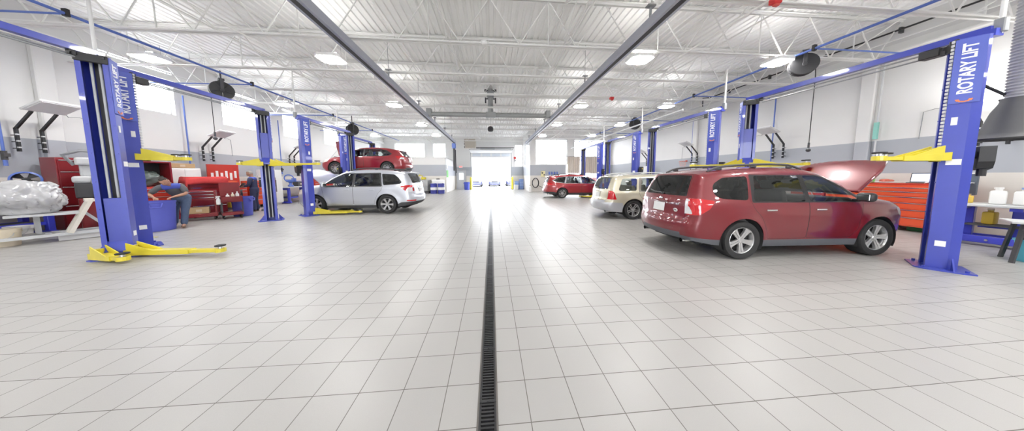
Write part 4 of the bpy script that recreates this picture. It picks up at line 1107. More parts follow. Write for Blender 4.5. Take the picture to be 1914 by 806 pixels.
FORESTER_SILVER = dict(FORESTER_RED); FORESTER_SILVER.update(paint=P_silver, mirror_mat=P_silver, scale=1.05, wb=2.64, Rw=.352, cowl=1.20, ws_top=.30, rim=(6, 'blade'), hood_open=R(47), steer=R(-8), yo=.885,
    nose=[(.24, 2.05), (.36, 2.17), (.50, 2.22), (.66, 2.22), (.82, 2.16), (.93, 2.04)],
    top=[(2.04, .93), (1.8, 1.0), (1.5, 1.065), (1.20, 1.10), (.75, 1.37), (.30, 1.60), (0, 1.655), (-.5, 1.68), (-1.1, 1.665), (-1.6, 1.62), (-1.95, 1.56)],
    tail=[(1.56, -1.95), (1.38, -2.06), (1.15, -2.17), (1.0, -2.2), (.82, -2.22), (.72, -2.24), (.60, -2.31), (.48, -2.31), (.36, -2.24), (.30, -2.15)],
    sec=[(.16, .80), (.28, .85), (.45, .885), (.62, .895), (.78, .90), (.92, .895), (1.02, .875), (1.07, .85), (1.25, .785), (1.45, .715), (1.6, .65), (1.75, .57)],
    regions=[('glass_a', rpoly([(-.02, 1.045), (-.02, 1.52), (.30, 1.50), (.72, 1.27), (1.02, 1.075), (.98, 1.035)], .03)),
             ('glass_b', rpoly([(-.12, 1.045), (-.12, 1.525), (-.98, 1.525), (-1.09, 1.07)], .04)),
             ('glass_q', rpoly([(-1.19, 1.08), (-1.09, 1.52), (-1.56, 1.49), (-1.73, 1.36), (-1.86, 1.19), (-1.80, 1.12)], .05)),
             ('frame_a', rpoly([(-1.15, 1.03), (-1.05, 1.548), (.31, 1.535), (.78, 1.28), (1.12, 1.055), (1.0, 1.015)], .03)),
             ('light_head', rpoly([(2.3, .66), (2.3, .9), (1.98, .93), (1.62, .95), (1.75, .78)], .05)),
             ('light_tail_clear', rpoly([(-2.4, .86), (-2.4, .97), (-2.09, .99), (-2.0, .84), (-2.1, .8)], .02)),
             ('light_tail', rpoly([(-2.4, .84), (-2.4, 1.075), (-2.12, 1.08), (-1.78, 1.06), (-1.84, 1.0), (-2.02, .84)], .03)),
             ('light_tail_b', rpoly([(-2.4, .44), (-2.4, .50), (-2.05, .51), (-2.03, .46)], .01)),
             ('door_f', rpoly([(-.07, .36), (.88, .36), (.98, .52), (1.08, 1.02), (.77, 1.28), (.33, 1.548), (-.07, 1.56)], .05)),
             ('door_r', rpoly([(-.07, .36), (-.07, 1.56), (-1.05, 1.56), (-1.18, 1.08), (-1.14, .9), (-.99, .76), (-.88, .5), (-.86, .36)], .05)),
             ('clad', [(-2.5, .44), (-1.85, .42), (-1.72, .36), (-1.2, .33), (1.2, .32), (1.76, .34), (1.9, .30), (2.5, .30), (2.5, .0), (-2.5, .0)])],
    rear_glass=(1.15, 1.52), tail_regions=[('light_tail', [(.84, .52), (1.07, .52), (1.07, .95), (.84, .95)]), ('clad', [(.44, .75), (.44, -.75), (.2, -.75), (.2, .75)]), ('bumper', [(.715, .95), (.715, -.95), (.44, -.95), (.44, .95)])],
    nose_regions=[('grille', [(.62, -.42), (.62, .42), (.84, .46), (.84, -.46)]), ('light_head', [(.68, .47), (.88, .44), (.88, .95), (.68, .95)])],
    tub=(-2.05, 1.2), mirror_x=.95, handles=(-.78, .15), handle_z=.91, rails=(.15, -1.75), exhaust=(), handle_mat=P_silver, spoiler=True, tailgate_z=.72, texts=[('FORESTER', .5, .99, .05)], sticker=None, frame_mat=M_trim, clad_mat=M_dark)
FORESTER_SILVER['gm'] = {'glass_a': G_clear}
FORESTER_BEIGE = dict(FORESTER_RED); FORESTER_BEIGE.update(paint=P_beige, mirror_mat=P_beige, scale=1.0, wb=2.525, Rw=.335, cowl=1.02, ws_top=.22, rim=(5, 'double'), hood_open=R(48), yo=.855, belt=.98, clad_mat=P_lowsil,
    nose=[(.24, 2.05), (.36, 2.14), (.50, 2.17), (.62, 2.16), (.74, 2.10), (.84, 1.98)],
    top=[(1.98, .84), (1.8, .91), (1.4, .99), (1.02, 1.03), (.62, 1.29), (.22, 1.50), (0, 1.54), (-.5, 1.565), (-1.1, 1.555), (-1.6, 1.52), (-1.86, 1.48)],
    tail=[(1.48, -1.86), (1.3, -1.97), (1.06, -2.06), (.95, -2.08), (.76, -2.10), (.66, -2.12), (.60, -2.21), (.48, -2.22), (.36, -2.19), (.29, -2.12)],
    sec=[(.16, .79), (.28, .82), (.45, .852), (.62, .862), (.78, .865), (.90, .86), (.97, .848), (1.01, .825), (1.25, .76), (1.4, .715), (1.5, .66), (1.65, .58)],
    regions=[('glass_a', rpoly([(-.03, .985), (-.03, 1.43), (.24, 1.415), (.58, 1.21), (.86, 1.01), (.84, .98)], .03)),
             ('glass_b', rpoly([(-.13, .985), (-.13, 1.435), (-.90, 1.435), (-1.0, .99)], .04)),
             ('glass_q', rpoly([(-1.15, 1.0), (-1.08, 1.43), (-1.62, 1.42), (-1.78, 1.04), (-1.74, 1.0)], .07)),
             ('frame_b', rpoly([(-1.08, .965), (-1.0, 1.455), (.25, 1.445), (.62, 1.24), (.95, .99), (.86, .96)], .03)),
             ('light_head', rpoly([(2.3, .60), (2.3, .80), (1.9, .84), (1.66, .85), (1.8, .66)], .05)),
             ('light_tail', rpoly([(-2.3, .70), (-2.3, 1.0), (-2.06, 1.01), (-1.96, .98), (-1.86, .70)], .03)),
             ('door_f', rpoly([(-.08, .36), (.78, .36), (.88, .52), (.94, .96), (.62, 1.24), (.27, 1.455), (-.08, 1.465)], .05)),
             ('door_r', rpoly([(-.08, .36), (-.08, 1.465), (-.98, 1.465), (-1.08, .98), (-1.06, .86), (-.94, .70), (-.84, .5), (-.82, .36)], .05)),
             ('clad', [(-2.5, .60), (-1.90, .60), (-1.66, .58), (-1.62, .45), (-1.2, .36), (1.2, .36), (1.72, .50), (2.5, .50), (2.5, .0), (-2.5, .0)])],
    rear_glass=(1.05, 1.455), tail_regions=[('light_tail', [(.70, .66), (1.0, .70), (1.0, .95), (.70, .95)]), ('bumper', [(.655, .95), (.655, -.95), (.2, -.95), (.2, .95)])],
    nose_regions=[('grille', [(.60, -.4), (.60, .4), (.76, .44), (.76, -.44)]), ('light_head', [(.60, .45), (.80, .42), (.80, .9), (.60, .9)])], bumper_mat=P_lowsil, tailgate_z=.66,
    tub=(-1.95, 1.08), mirror_x=.80, handles=(-.80, .12), handle_z=.86, rails=(.15, -1.68), exhaust=(-.55,), handle_mat=M_lgrey, texts=[], sticker=None, frame_mat=mat('frame_taupe', (.22, .20, .18), .4, .2), int_mat=mat('interior_beige', (.34, .31, .25), .7, noise=.1), rail_mat=M_lgrey, plate_z=.84,
    gm={'glass_a': G_clear, 'glass_b': G_clear, 'glass_q': G_clear}, rw_mat=glass_mat('glass_rear_clear', (.66, .70, .68), .08))
OUTBACK = dict(FORESTER_RED); OUTBACK.update(paint=P_red2, mirror_mat=P_red2, scale=1.0, wb=2.745, Rw=.345, cowl=1.22, ws_top=.32, rim=(5, 'vee'), hood_open=R(52), yo=.90, belt=1.0,
    nose=[(.24, 2.10), (.36, 2.24), (.50, 2.29), (.64, 2.28), (.76, 2.20), (.86, 2.06)],
    top=[(2.06, .86), (1.8, .95), (1.5, 1.01), (1.22, 1.05), (.78, 1.32), (.32, 1.53), (0, 1.58), (-.5, 1.60), (-1.1, 1.585), (-1.6, 1.54), (-2.08, 1.46)],
    tail=[(1.46, -2.08), (1.3, -2.2), (1.08, -2.32), (.95, -2.36), (.78, -2.38), (.68, -2.40), (.58, -2.46), (.46, -2.46), (.36, -2.40), (.30, -2.32)],
    sec=[(.16, .82), (.28, .87), (.45, .90), (.62, .915), (.78, .92), (.90, .91), (.98, .89), (1.04, .865), (1.25, .79), (1.4, .73), (1.53, .66), (1.7, .57)],
    regions=[('glass_a', rpoly([(0, 1.01), (0, 1.455), (.33, 1.44), (.76, 1.22), (1.06, 1.03), (1.02, 1.0)], .03)),
             ('glass_b', rpoly([(-.10, 1.01), (-.10, 1.46), (-1.02, 1.455), (-1.14, 1.03)], .04)),
             ('glass_q', rpoly([(-1.22, 1.04), (-1.11, 1.45), (-1.60, 1.41), (-1.98, 1.22), (-1.88, 1.13)], .05)),
             ('frame_c', rpoly([(-1.9, 1.09), (-2.06, 1.21), (-1.63, 1.435), (-1.06, 1.478), (.35, 1.47), (.82, 1.235), (1.16, 1.01), (1.0, .98), (-1.2, 1.0)], .03)),
             ('light_head', rpoly([(2.4, .62), (2.4, .82), (2.0, .85), (1.72, .88), (1.82, .74)], .05)),
             ('light_tail', rpoly([(-2.5, .84), (-2.5, 1.02), (-2.26, 1.03), (-2.0, 1.0), (-2.1, .9)], .03)),
             ('door_f', rpoly([(-.05, .36), (.92, .36), (1.02, .52), (1.12, .98), (.82, 1.235), (.36, 1.48), (-.05, 1.49)], .05)),
             ('door_r', rpoly([(-.05, .36), (-.05, 1.49), (-1.1, 1.485), (-1.22, 1.04), (-1.2, .88), (-1.04, .74), (-.94, .5), (-.92, .36)], .05)),
             ('clad', [(-2.6, .44), (-2.0, .44), (-1.8, .40), (-1.2, .38), (1.2, .38), (1.8, .42), (2.6, .34), (2.6, .0), (-2.6, .0)])],
    rear_glass=(1.08, 1.43), tail_regions=[('light_tail', [(.84, .5), (1.0, .5), (1.0, .95), (.84, .95)]), ('clad', [(.44, .95), (.44, -.95), (.2, -.95), (.2, .95)]), ('bumper', [(.675, .95), (.675, -.95), (.44, -.95), (.44, .95)])],
    nose_regions=[('grille', [(.58, -.42), (.58, .42), (.78, .46), (.78, -.46)]), ('light_head', [(.62, .47), (.82, .44), (.82, .95), (.62, .95)])], tailgate_z=.68,
    tub=(-2.15, 1.22), mirror_x=.98, handles=(-.80, .16), handle_z=.86, rails=(.2, -1.8), exhaust=(-.6, .6), handle_mat=P_red2, texts=[('OUTBACK', -.5, .93, .05)], sticker=None, frame_mat=M_chrome, clad_mat=M_trim, spoiler=True,
    gm={'glass_a': G_clear})
IMPREZA = dict(FORESTER_RED); IMPREZA.update(paint=P_red3, mirror_mat=P_red3, scale=1.02, wb=2.645, Rw=.318, Ra=.375, cowl=1.12, ws_top=.12, rim=(10, 'thin'), hood_open=R(87), yo=.86, belt=.93,
    nose=[(.18, 2.0), (.30, 2.13), (.44, 2.18), (.56, 2.17), (.66, 2.10), (.74, 1.98)],
    top=[(1.98, .74), (1.75, .82), (1.4, .90), (1.12, .945), (.62, 1.2), (.12, 1.40), (-.2, 1.435), (-.6, 1.445), (-1.1, 1.42), (-1.5, 1.36), (-1.85, 1.27)],
    tail=[(1.27, -1.85), (1.12, -2.0), (.95, -2.12), (.84, -2.15), (.70, -2.17), (.60, -2.19), (.50, -2.24), (.40, -2.24), (.30, -2.2), (.24, -2.12)],
    bottom=[(-1.8, .20), (-1.0, .17), (0, .165), (1.0, .165), (1.8, .17)],
    sec=[(.12, .79), (.24, .835), (.40, .862), (.55, .87), (.70, .875), (.82, .868), (.92, .845), (.98, .815), (1.15, .75), (1.3, .68), (1.4, .62), (1.55, .53)],
    regions=[('glass_a', rpoly([(-.08, .945), (-.08, 1.325), (.12, 1.315), (.55, 1.12), (.95, .955), (.9, .93)], .03)),
             ('glass_b', rpoly([(-.16, .945), (-.16, 1.33), (-.85, 1.32), (-1.12, 1.05), (-1.05, .955)], .04)),
             ('glass_q', rpoly([(-1.14, .975), (-1.0, 1.305), (-1.22, 1.27), (-1.52, 1.08), (-1.42, 1.0)], .05)),
             ('frame_a', rpoly([(-1.18, .95), (-1.45, .985), (-1.58, 1.08), (-1.26, 1.29), (-.9, 1.345), (.14, 1.34), (.62, 1.12), (1.06, .94), (.92, .91)], .03)),
             ('light_head', rpoly([(2.3, .56), (2.3, .72), (1.9, .77), (1.6, .80), (1.72, .66)], .05)),
             ('light_tail_clear', rpoly([(-2.3, .78), (-2.3, .88), (-2.02, .9), (-1.96, .80)], .02)),
             ('light_tail', rpoly([(-2.3, .76), (-2.3, .98), (-2.02, .98), (-1.74, .96), (-1.86, .82)], .03)),
             ('door_f', rpoly([(-.12, .28), (.82, .28), (.92, .45), (1.0, .9), (.66, 1.12), (.16, 1.355), (-.12, 1.365)], .05)),
             ('door_r', rpoly([(-.12, .28), (-.12, 1.365), (-.9, 1.355), (-1.12, 1.12), (-1.16, .86), (-1.0, .70), (-.9, .45), (-.88, .28)], .05))],
    rear_glass=(.95, 1.235), tail_regions=[('light_tail', [(.76, .52), (.97, .55), (.97, .9), (.76, .9)]), ('clad', [(.34, .7), (.34, -.7), (.1, -.7), (.1, .7)]), ('bumper', [(.595, .9), (.595, -.9), (.34, -.9), (.34, .9)])],
    nose_regions=[('grille', [(.52, -.4), (.52, .4), (.68, .44), (.68, -.44)]), ('light_head', [(.56, .45), (.72, .42), (.72, .9), (.56, .9)])], tailgate_z=.6,
    tub=(-1.9, 1.14), mirror_x=.86, handles=(-.86, .08), handle_z=.80, rails=None, exhaust=(-.5,), handle_mat=P_red3, texts=[], sticker=None, frame_mat=M_trim, plate_z=.74, spoiler=True, hood_lift=.02,
    gm={'glass_a': G_clear, 'glass_b': G_clear})
c_red = car('station_wagon', 'big dark red wagon with open hood and oval sticker on its tail', FORESTER_RED, (5.86, 4.68, 0), R(-1.5))
c_bei = car('station_wagon', 'beige wagon with silver lower bumper between the two nearest right lifts', FORESTER_BEIGE, (6.16, 8.60, 0), R(0))
c_out = car('station_wagon', 'bright red wagon with black roof rails near the curtains at the far right', OUTBACK, (6.16, 16.55, 0), R(0))
c_sil = car('station_wagon', 'silver wagon with open hood standing on the floor under the raised red car', FORESTER_SILVER, (-5.52, 10.82, gz(-5.6)), R(177))
c_imp = car('hatchback', 'red hatchback lifted high on a two-post lift behind the silver wagon', IMPREZA, (-7.05, 14.5, 1.68), R(180))
# cars parked outside beyond the bay door
OUT = dict(FORESTER_SILVER); OUT.update(steer=0, paint=paint_mat('paint_parked', (.10, .11, .22), .3, .3), scale=1.0, hood_open=0, texts=[], rails=None)
o1 = car('parked_car', 'car parked outside facing the bay door, middle one of the three', OUT, (.45, 37, -.03), R(-90), detail=False)
o2 = copy_tree(o1); o2.location = (-2.25, 36.5, -.03); tag(o2, 'car parked outside the bay door, left one of the three')
o3 = copy_tree(o1); o3.location = (3.1, 37.5, -.03); tag(o3, 'car parked outside the bay door, right one of the three')
for o in (o1, o2, o3): o['group'] = 'cars parked outside'
# ------------------------------------------------------------------ benches, cabinets and shop goods
def V3(*a): return Vector(a)
def workbench(label, x, y, L, rz, D=.75, H=.88, shelf=True):
    t = thing('workbench', label, 'workbench', (x, y, gz(x)), rz)
    q = MB(); q.box((0, 0, H - .025), (L, D, .05), bev=.006); q.build('bench_top', M_lgrey, t)
    for sx in (-1, 1):
        q = MB(); xx = sx * (L / 2 - .18)
        for sy in (-1, 1): q.box((xx, sy * (D / 2 - .1), (H - .05) / 2), (.1, .1, H - .05), bev=.008)
        q.box((xx, 0, H - .11), (.09, D - .2, .1)); q.box((xx, 0, .06), (.12, D - .02, .1), bev=.01); q.build('leg_frame', M_benchblue, t)
    q = MB(); q.box((0, D / 2 - .12, .3), (L - .4, .06, .1)); q.box((0, -D / 2 + .12, .3), (L - .4, .05, .08)); q.build('stretcher', M_benchblue, t)
    if shelf: q = MB(); q.box((0, .02, .33), (L - .45, D - .25, .025)); q.build('lower_shelf', M_dark, t)
    return t
def tool_chest(label, x, y, w, d, h, rz, m=M_redtool, rows=6, foot='caster', cat='tool chest', z=None, handle=M_chrome, name='tool_chest', base=.14):
    t = thing(name, label, cat, (x, y, gz(x) if z is None else z), rz)
    q = MB(); q.box((0, 0, (h + base) / 2), (w, d, h - base), bev=.01); q.build('carcass', m, t)
    ys = np.linspace(base + .03, h - .05, rows + 1); wts = np.linspace(1.5, .75, rows); ed = base + .03 + np.concatenate([[0], np.cumsum(wts / wts.sum() * (h - base - .08))])
    for i in range(rows):
        q = MB(); q.box((0, -d / 2 - .008, (ed[i] + ed[i + 1]) / 2), (w - .05, .02, ed[i + 1] - ed[i] - .012), bev=.004); dr_ = q.build('drawer', m, t)
        q = MB(); q.box((0, -d / 2 - .026, ed[i + 1] - .025), (w - .07, .02, .022), bev=.005); q.build('drawer_pull', handle, dr_)
    if foot == 'caster':
        for sx in (-1, 1):
            for sy in (-1, 1):
                q = MB(); q.cyl((sx * (w / 2 - .09) - .02, sy * (d / 2 - .08), .06), (sx * (w / 2 - .09) + .02, sy * (d / 2 - .08), .06), .06, 0, 14); q.box((sx * (w / 2 - .09), sy * (d / 2 - .08), .12), (.06, .07, .04)); q.build('caster', M_rubber, t, 40)
    return t
def barrel(label, x, y, r, h, m=M_binblue, handle_a=0.0, cat='bin', name='trash_barrel'):
    t = thing(name, label, cat, (x, y, gz(x)), 0)
    q = MB(); q.lathe([(.001, .0), (r * .86, 0), (r * .88, .02), (r * .97, h * .80), (r * .99, h * .8), (r * .985, h * .95), (r * 1.03, h * .955), (r * 1.03, h), (r * .97, h), (r * .955, h * .82), (r * .86, .03), (.001, .025)], 0, 40); q.build('tub', m, t, 40)
    for a in (handle_a, handle_a + PI):
        Mx = Matrix.Rotation(a, 4, 'Z'); q = MB(); q.tube([Mx @ V3(r * .96, -.11, h * .93), Mx @ V3(r * 1.1, -.10, h * .9), Mx @ V3(r * 1.12, -.08, h * .8), Mx @ V3(r * 1.12, .08, h * .8), Mx @ V3(r * 1.1, .10, h * .9), Mx @ V3(r * .96, .11, h * .93)], .018, 0, 8); q.build('handle', m, t, 60)
    return t
def bottle(label, x, y, z, h, r, m, cap=M_white, group=None, name='bottle', square=False):
    t = thing(name, label, 'bottle', (x, y, z), random.uniform(0, 1), group); q = MB()
    if square:
        q.box((0, 0, h * .4), (r * 2, r * 1.5, h * .8), bev=r * .3, seg=2); q.cyl((0, 0, h * .78), (0, 0, h * .92), r * .35, 0, 10); q.tube([(r * .5, 0, h * .7), (r * .75, 0, h * .95), (0, 0, h * .95)], r * .14, 0, 6)
    else: q.lathe([(.001, 0), (r, 0), (r, h * .65), (r * .9, h * .74), (r * .38, h * .84), (r * .36, h * .92), (.001, h * .92)], 0, 16)
    q.build('body', m, t, 40); q = MB(); q.cyl((0, 0, h * .9), (0, 0, h), r * .42, 0, 12); q.build('cap', cap, t, 40); return t
def carton(label, x, y, z, d, rz, m=M_card, cat='box', group=None, open_=False, name='carton'):
    t = thing(name, label, cat, (x, y, z), rz, group); q = MB()
    if open_:
        a, b, h = d; th = .012
        q.box((0, 0, th / 2), (a, b, th)); q.box((0, b / 2 - th / 2, h / 2), (a, th, h)); q.box((0, -b / 2 + th / 2, h / 2), (a, th, h)); q.box((a / 2 - th / 2, 0, h / 2), (th, b, h)); q.box((-a / 2 + th / 2, 0, h / 2), (th, b, h))
        q.build('box', m, t)
        for s in (-1, 1): q = MB(); q.box((0, s * (b / 2 + .06), h - .04), (a, .12, .008), M=None); q.build('flap', m, t)
    else:
        q.box((0, 0, d[2] / 2), d, bev=.008); q.build('box', m, t); q = MB(); q.box((0, 0, d[2] + .001), (d[0] * 1.001, .05, .004)); q.box((0, -d[1] / 2, d[2] * .5), (.12, .003, .08)); q.build('tape', mat('tape', (.6, .5, .36), .4), t)
    return t
def cloth(name, label, cat, pts, m, th=.008, loc=(0, 0, 0), rz=0):
    """pts: grid [rows][cols] of points"""
    q = MB(); n = len(pts); k = len(pts[0]); q.add([p for r_ in pts for p in r_], [(i * k + j, i * k + j + 1, (i + 1) * k + j + 1, (i + 1) * k + j) for i in range(n - 1) for j in range(k - 1)])
    o = q.build(name, m, None, 75); o.location = loc; o.rotation_euler = (0, 0, rz); md = o.modifiers.new('s', 'SOLIDIFY'); md.thickness = th
    return tag(o, label, cat)
VA = math.atan2(.62, .78)          # a plane square to the view on the left side
RZL = R(52)                        # local x runs to the right of the picture and away, local -y faces the camera

# --- left wall, from the picture's edge inwards
workbench('blue-legged workbench behind the wrapped bundle at the left edge', -11.3, 6.0, 2.0, R(90))
stand = thing('engine_stand', 'light rolling stand with a slanted white post under the wrapped bundle', 'stand', (-10.0, 6.15, gz(-10)), R(58))
q = MB(); q.box((0, -.26, .16), (1.75, .07, .06)); q.box((0, .3, .16), (1.75, .07, .06))
for xx in (-.8, 0, .75): q.box((xx, .02, .16), (.07, .6, .06))
q.build('base_frame', M_lgrey, stand)
q = MB(); q.bar((.22, -.26, .17), (.5, -.2, .9), .15, .06); q.bar((.22, .3, .17), (.5, .24, .9), .08, .06); q.box((.5, .02, .9), (.12, .55, .06)); q.build('slanted_post', mat('stand_white', (.72, .68, .6), .5, noise=.05), stand)
q = MB(); q.box((.0, .02, .62), (.8, .5, .05)); q.bar((-.1, .25, .17), (-.1, .25, .62), .07, .07); q.bar((.7, .02, .17), (.42, .02, .62), .05, .05); q.build('cradle', M_lgrey, stand)
for xx in (-.85, .85):
    for yy in (-.28, .3): q = MB(); q.cyl((xx - .025, yy, .065), (xx + .025, yy, .065), .065, 0, 14); q.box((xx, yy, .12), (.06, .06, .05)); q.build('caster', M_rubber, stand, 40)
# plastic wrapped bundle
bm = bmesh.new(); bmesh.ops.create_icosphere(bm, subdivisions=5, radius=1)
from mathutils import noise as mnoise
for v in bm.verts:
    c = v.co.copy(); n_ = mnoise.noise(c * 1.5) * .22 + abs(mnoise.noise(Vector((c.x * 7 * (1.3 - c.z * .5), c.y * 3, c.z * 1.2)))) * -.22 + mnoise.noise(Vector((c.x * 16, c.y * 6, c.z * 3))) * .03
    sx = .50 + (.16 if c.x < 0 and c.z < -.2 else 0)
    v.co = Vector((c.x * sx * (1 + n_), c.y * .34 * (1 + n_), (c.z if c.z > -.8 else -.8) * .40 * (1 + n_ * .9)))
q = MB(); q.bm(bm)
M_wrap = mat('plastic_wrap', (.46, .46, .47), .2, coat=.7, noise=.4, nscale=5, bump=.4)
wr = q.build('wrapped_bundle', M_wrap, None, 60); wr.location = (-10.13, 6.03, .985 + gz(-10)); wr.rotation_euler = (0, 0, R(58)); tag(wr, 'large lumpy bundle wrapped in clear plastic sheeting on the rolling stand', 'bundle')
# dark liner leaning under the bundle
g = [[(-.55 + .11 * i, -.25 + .06 * j + .02 * math.sin(i), .10 + .34 * math.sin(PI * (i + .7) / 11) + .03 * j) for j in range(6)] for i in range(11)]
cloth('bumper_cover', 'dark grey curved bumper cover lying low at the left edge', 'car part', g, M_dark, .02, (-10.62, 5.25, gz(-10.3) + .12), R(58))
def bucket(label, x, y, r, h, m, name='bucket'):
    t = thing(name, label, 'bucket', (x, y, gz(x)), R(40)); q = MB(); q.lathe([(.001, 0), (r * .86, 0), (r * .97, h * .8), (r * 1.02, h * .8), (r * 1.02, h * .86), (r, h * .86), (r * 1.02, h), (r * .97, h), (r * .84, .02), (.001, .02)], 0, 28); q.build('pail', m, t, 40)
    q = MB(); q.tube([(r * math.cos(a), -r * 1.02 - .01 * math.sin(a), h * .8 - .14 * math.sin(a)) for a in np.linspace(0, PI, 10)], .005, 0, 5); q.build('bail', M_steel, t); return t
bucket('beige plastic bucket on the floor at the left edge', -10.24, 5.77, .2, .36, M_cream)
bucket('white plastic bucket behind the beige one near the left edge', -10.82, 6.3, .16, .33, M_white)
tray = thing('storage_tub', 'white low plastic tub on the floor under the rolling stand', 'tub', (-9.80, 6.46, gz(-9.8)), R(58)); q = MB(); q.box((0, 0, .012), (.5, .3, .02))
for s in (-1, 1): q.box((0, s * .16, .07), (.54, .012, .13)); q.box((s * .27, 0, .07), (.012, .32, .13))
q.box((0, .17, .135), (.57, .03, .012)); q.box((0, -.17, .135), (.57, .03, .012)); q.build('tub', M_white, tray)
carton('cardboard box on the floor between the stand and the first lift column', -10.1, 7.15, gz(-10.1), (.36, .3, .36), R(50))
# bench top goods
fan = thing('bench_fan', 'round blue fan with dark guard standing on the left bench', 'fan', (-11.2, 6.72, .885 + gz(-11.2)), R(55))
Mx = Matrix.Translation((0, 0, .50)) @ Matrix.Rotation(R(90), 4, 'X')
q = MB(); q.lathe([(.16, -.1), (.19, -.06), (.19, .06), (.16, .08), (.16, .06), (.175, .05), (.175, -.05), (.15, -.09)], 0, 28, Mx); q.box((0, .05, .02), (.3, .2, .04), bev=.01); q.tube([(0, .05, .03), (0, .06, .28)], .03, 0, 8); q.build('shell', M_bluepipe, fan, 40)
q = MB()
for k in range(4): a = k * PI / 2 + .4; q.add([Mx @ V3(0, 0, 0), Mx @ V3(.16 * math.cos(a), .16 * math.sin(a), .03), Mx @ V3(.16 * math.cos(a + .9), .16 * math.sin(a + .9), -.03)], [(0, 1, 2)])
q.lathe([(.001, .05), (.05, .04), (.05, -.04), (.001, -.05)], 0, 14, Mx); q.build('blades', M_black, fan)
bag = MB(); bm = bmesh.new(); bmesh.ops.create_icosphere(bm, subdivisions=3, radius=1)
for v in bm.verts: c = v.co.copy(); k = 1 + .18 * mnoise.noise(c * 2.2); v.co = Vector((c.x * .24 * k, c.y * .16 * k, max(c.z, -.7) * .2 * k))
bag.bm(bm); o = bag.build('cloth_bag', mat('bag_tan', (.42, .32, .2), .8, noise=.15), None, 60); o.location = (-11.05, 6.3, 1.03 + gz(-11)); o.rotation_euler = (0, 0, R(50)); tag(o, 'tan cloth bag beside the blue fan on the left bench', 'bag')
carton('white carton on the bench at the far left edge', -11.15, 5.55, .885 + gz(-11.1), (.5, .4, .42), R(60), M_white)
carton('small brown carton on the bench behind the white carton', -11.45, 6.0, .885 + gz(-11.4), (.35, .3, .25), R(70))
lk = tool_chest('tall dark red cabinet against the left wall behind the wrapped bundle', -11.3, 7.5, .75, .5, 1.95, R(80), M_dkred, 4, 'none', 'cabinet', name='tall_cabinet', base=.06)
mc = thing('service_machine', 'white service machine with a hose and black front panel, beside the first left lift column', 'machine', (-10.55, 7.35, gz(-10.7)), R(52))
q = MB(); q.box((0, 0, .5), (.62, .5, .8), bev=.04, seg=2); q.build('lower_cabinet', M_dkred, mc)
q = MB(); q.box((0, 0, 1.1), (.66, .52, .4), bev=.03, seg=2); q.build('front_panel', M_dark, mc)
q = MB(); q.box((0, 0, 1.38), (.7, .55, .18), bev=.05, seg=2); q.box((.0, .08, 1.62), (.5, .35, .34), bev=.05, seg=2); q.box((-.12, -.06, 1.85), (.34, .3, .2), bev=.04, seg=2); q.build('top_housing', M_lgrey, mc)
q = MB(); q.tube([(-.3, -.1, 1.75), (-.42, -.15, 2.0), (-.2, -.18, 2.12), (.1, -.16, 2.1), (.25, -.1, 1.95)], .035, 0, 8); q.tube([(-.05, -.28, 1.6), (-.1, -.32, 1.3), (.1, -.33, 1.05), (.3, -.32, .85)], .015, 0, 8); q.build('hose', M_grey, mc, 60)
q = MB(); 
for k in range(5): q.box((.12 + .05 * k - .12, -.105, 1.62), (.03, .01, .22))
q.build('louvre', M_grey, mc)
for xx in (-.25, .25): q = MB(); q.cyl((xx, -.2, .06), (xx + .04, -.2, .06), .06, 0, 12); q.build('caster', M_rubber, mc)

# red cabinet with open hutch and bag, white cabinet
hc = tool_chest('red tool chest with an open dark hutch on top, behind the bending man', -11.15, 8.5, 1.1, .55, 1.12, R(75), M_redtool, 5)
q = MB(); q.box((0, .24, 1.52), (1.15, .04, .8)); q.box((-.56, 0, 1.52), (.04, .52, .8)); q.box((.56, 0, 1.52), (.04, .52, .8)); q.box((0, 0, 1.91), (1.15, .54, .04)); q.build('hutch', M_dkred, hc)
q = MB(); q.box((0, .21, 1.52), (1.07, .01, .72)); q.build('hutch_lining', M_black, hc)
bm = bmesh.new(); bmesh.ops.create_icosphere(bm, subdivisions=4, radius=1)
for v in bm.verts: c = v.co.copy(); k = 1 + .25 * mnoise.noise(c * 2.5) + .12 * mnoise.noise(c * 6); v.co = Vector((c.x * .38 * k, c.y * .17 * k, max(c.z, -.75) * .27 * k))
q = MB(); q.bm(bm); o = q.build('stuffed_bag', mat('bag_green', (.10, .13, .12), .25, coat=.5, noise=.3, nscale=9), None, 60); o.location = (-11.1, 8.6, 1.12 + .24 + gz(-11)); o.rotation_euler = (0, 0, R(75)); tag(o, 'dark green stuffed plastic bag in the open hutch of the red chest', 'bag')
q = MB(); q.box((0, 0, .015), (1.0, .4, .03), bev=.01); o = q.build('folded_mat', M_lgrey, None); o.location = (-11.15, 8.55, 1.935 + gz(-11)); o.rotation_euler = (0, 0, R(75)); tag(o, 'grey folded mat lying on the red hutch', 'mat')
def white_cabinet(label, x, y, w, d, h, rz, hx=.06):
    t = thing('storage_cabinet', label, 'cabinet', (x, y, gz(x)), rz); q = MB(); q.box((0, 0, .06 + h / 2), (w, d, h - .06), bev=.012); q.box((0, .02, .04), (w - .06, d - .1, .08)); q.build('carcass', M_white, t)
    for s in (-1, 1):
        q = MB(); q.box((s * w / 4, -d / 2 - .01, .06 + h / 2), (w / 2 - .012, .025, h - .14), bev=.006); dr_ = q.build('door', M_white, t)
        q = MB(); q.box((s * hx, -d / 2 - .045, h * .55), (.03, .03, h * .34), bev=.01); q.build('handle', M_black, dr_)
    return t
white_cabinet('white two-door cabinet behind the bending man, cardboard box on top', -11.4, 9.75, .8, .5, 1.72, R(72))
carton('flat cardboard box on top of the white cabinet behind the bending man', -11.4, 9.75, 1.76 + gz(-11.4), (.6, .4, .16), R(72))
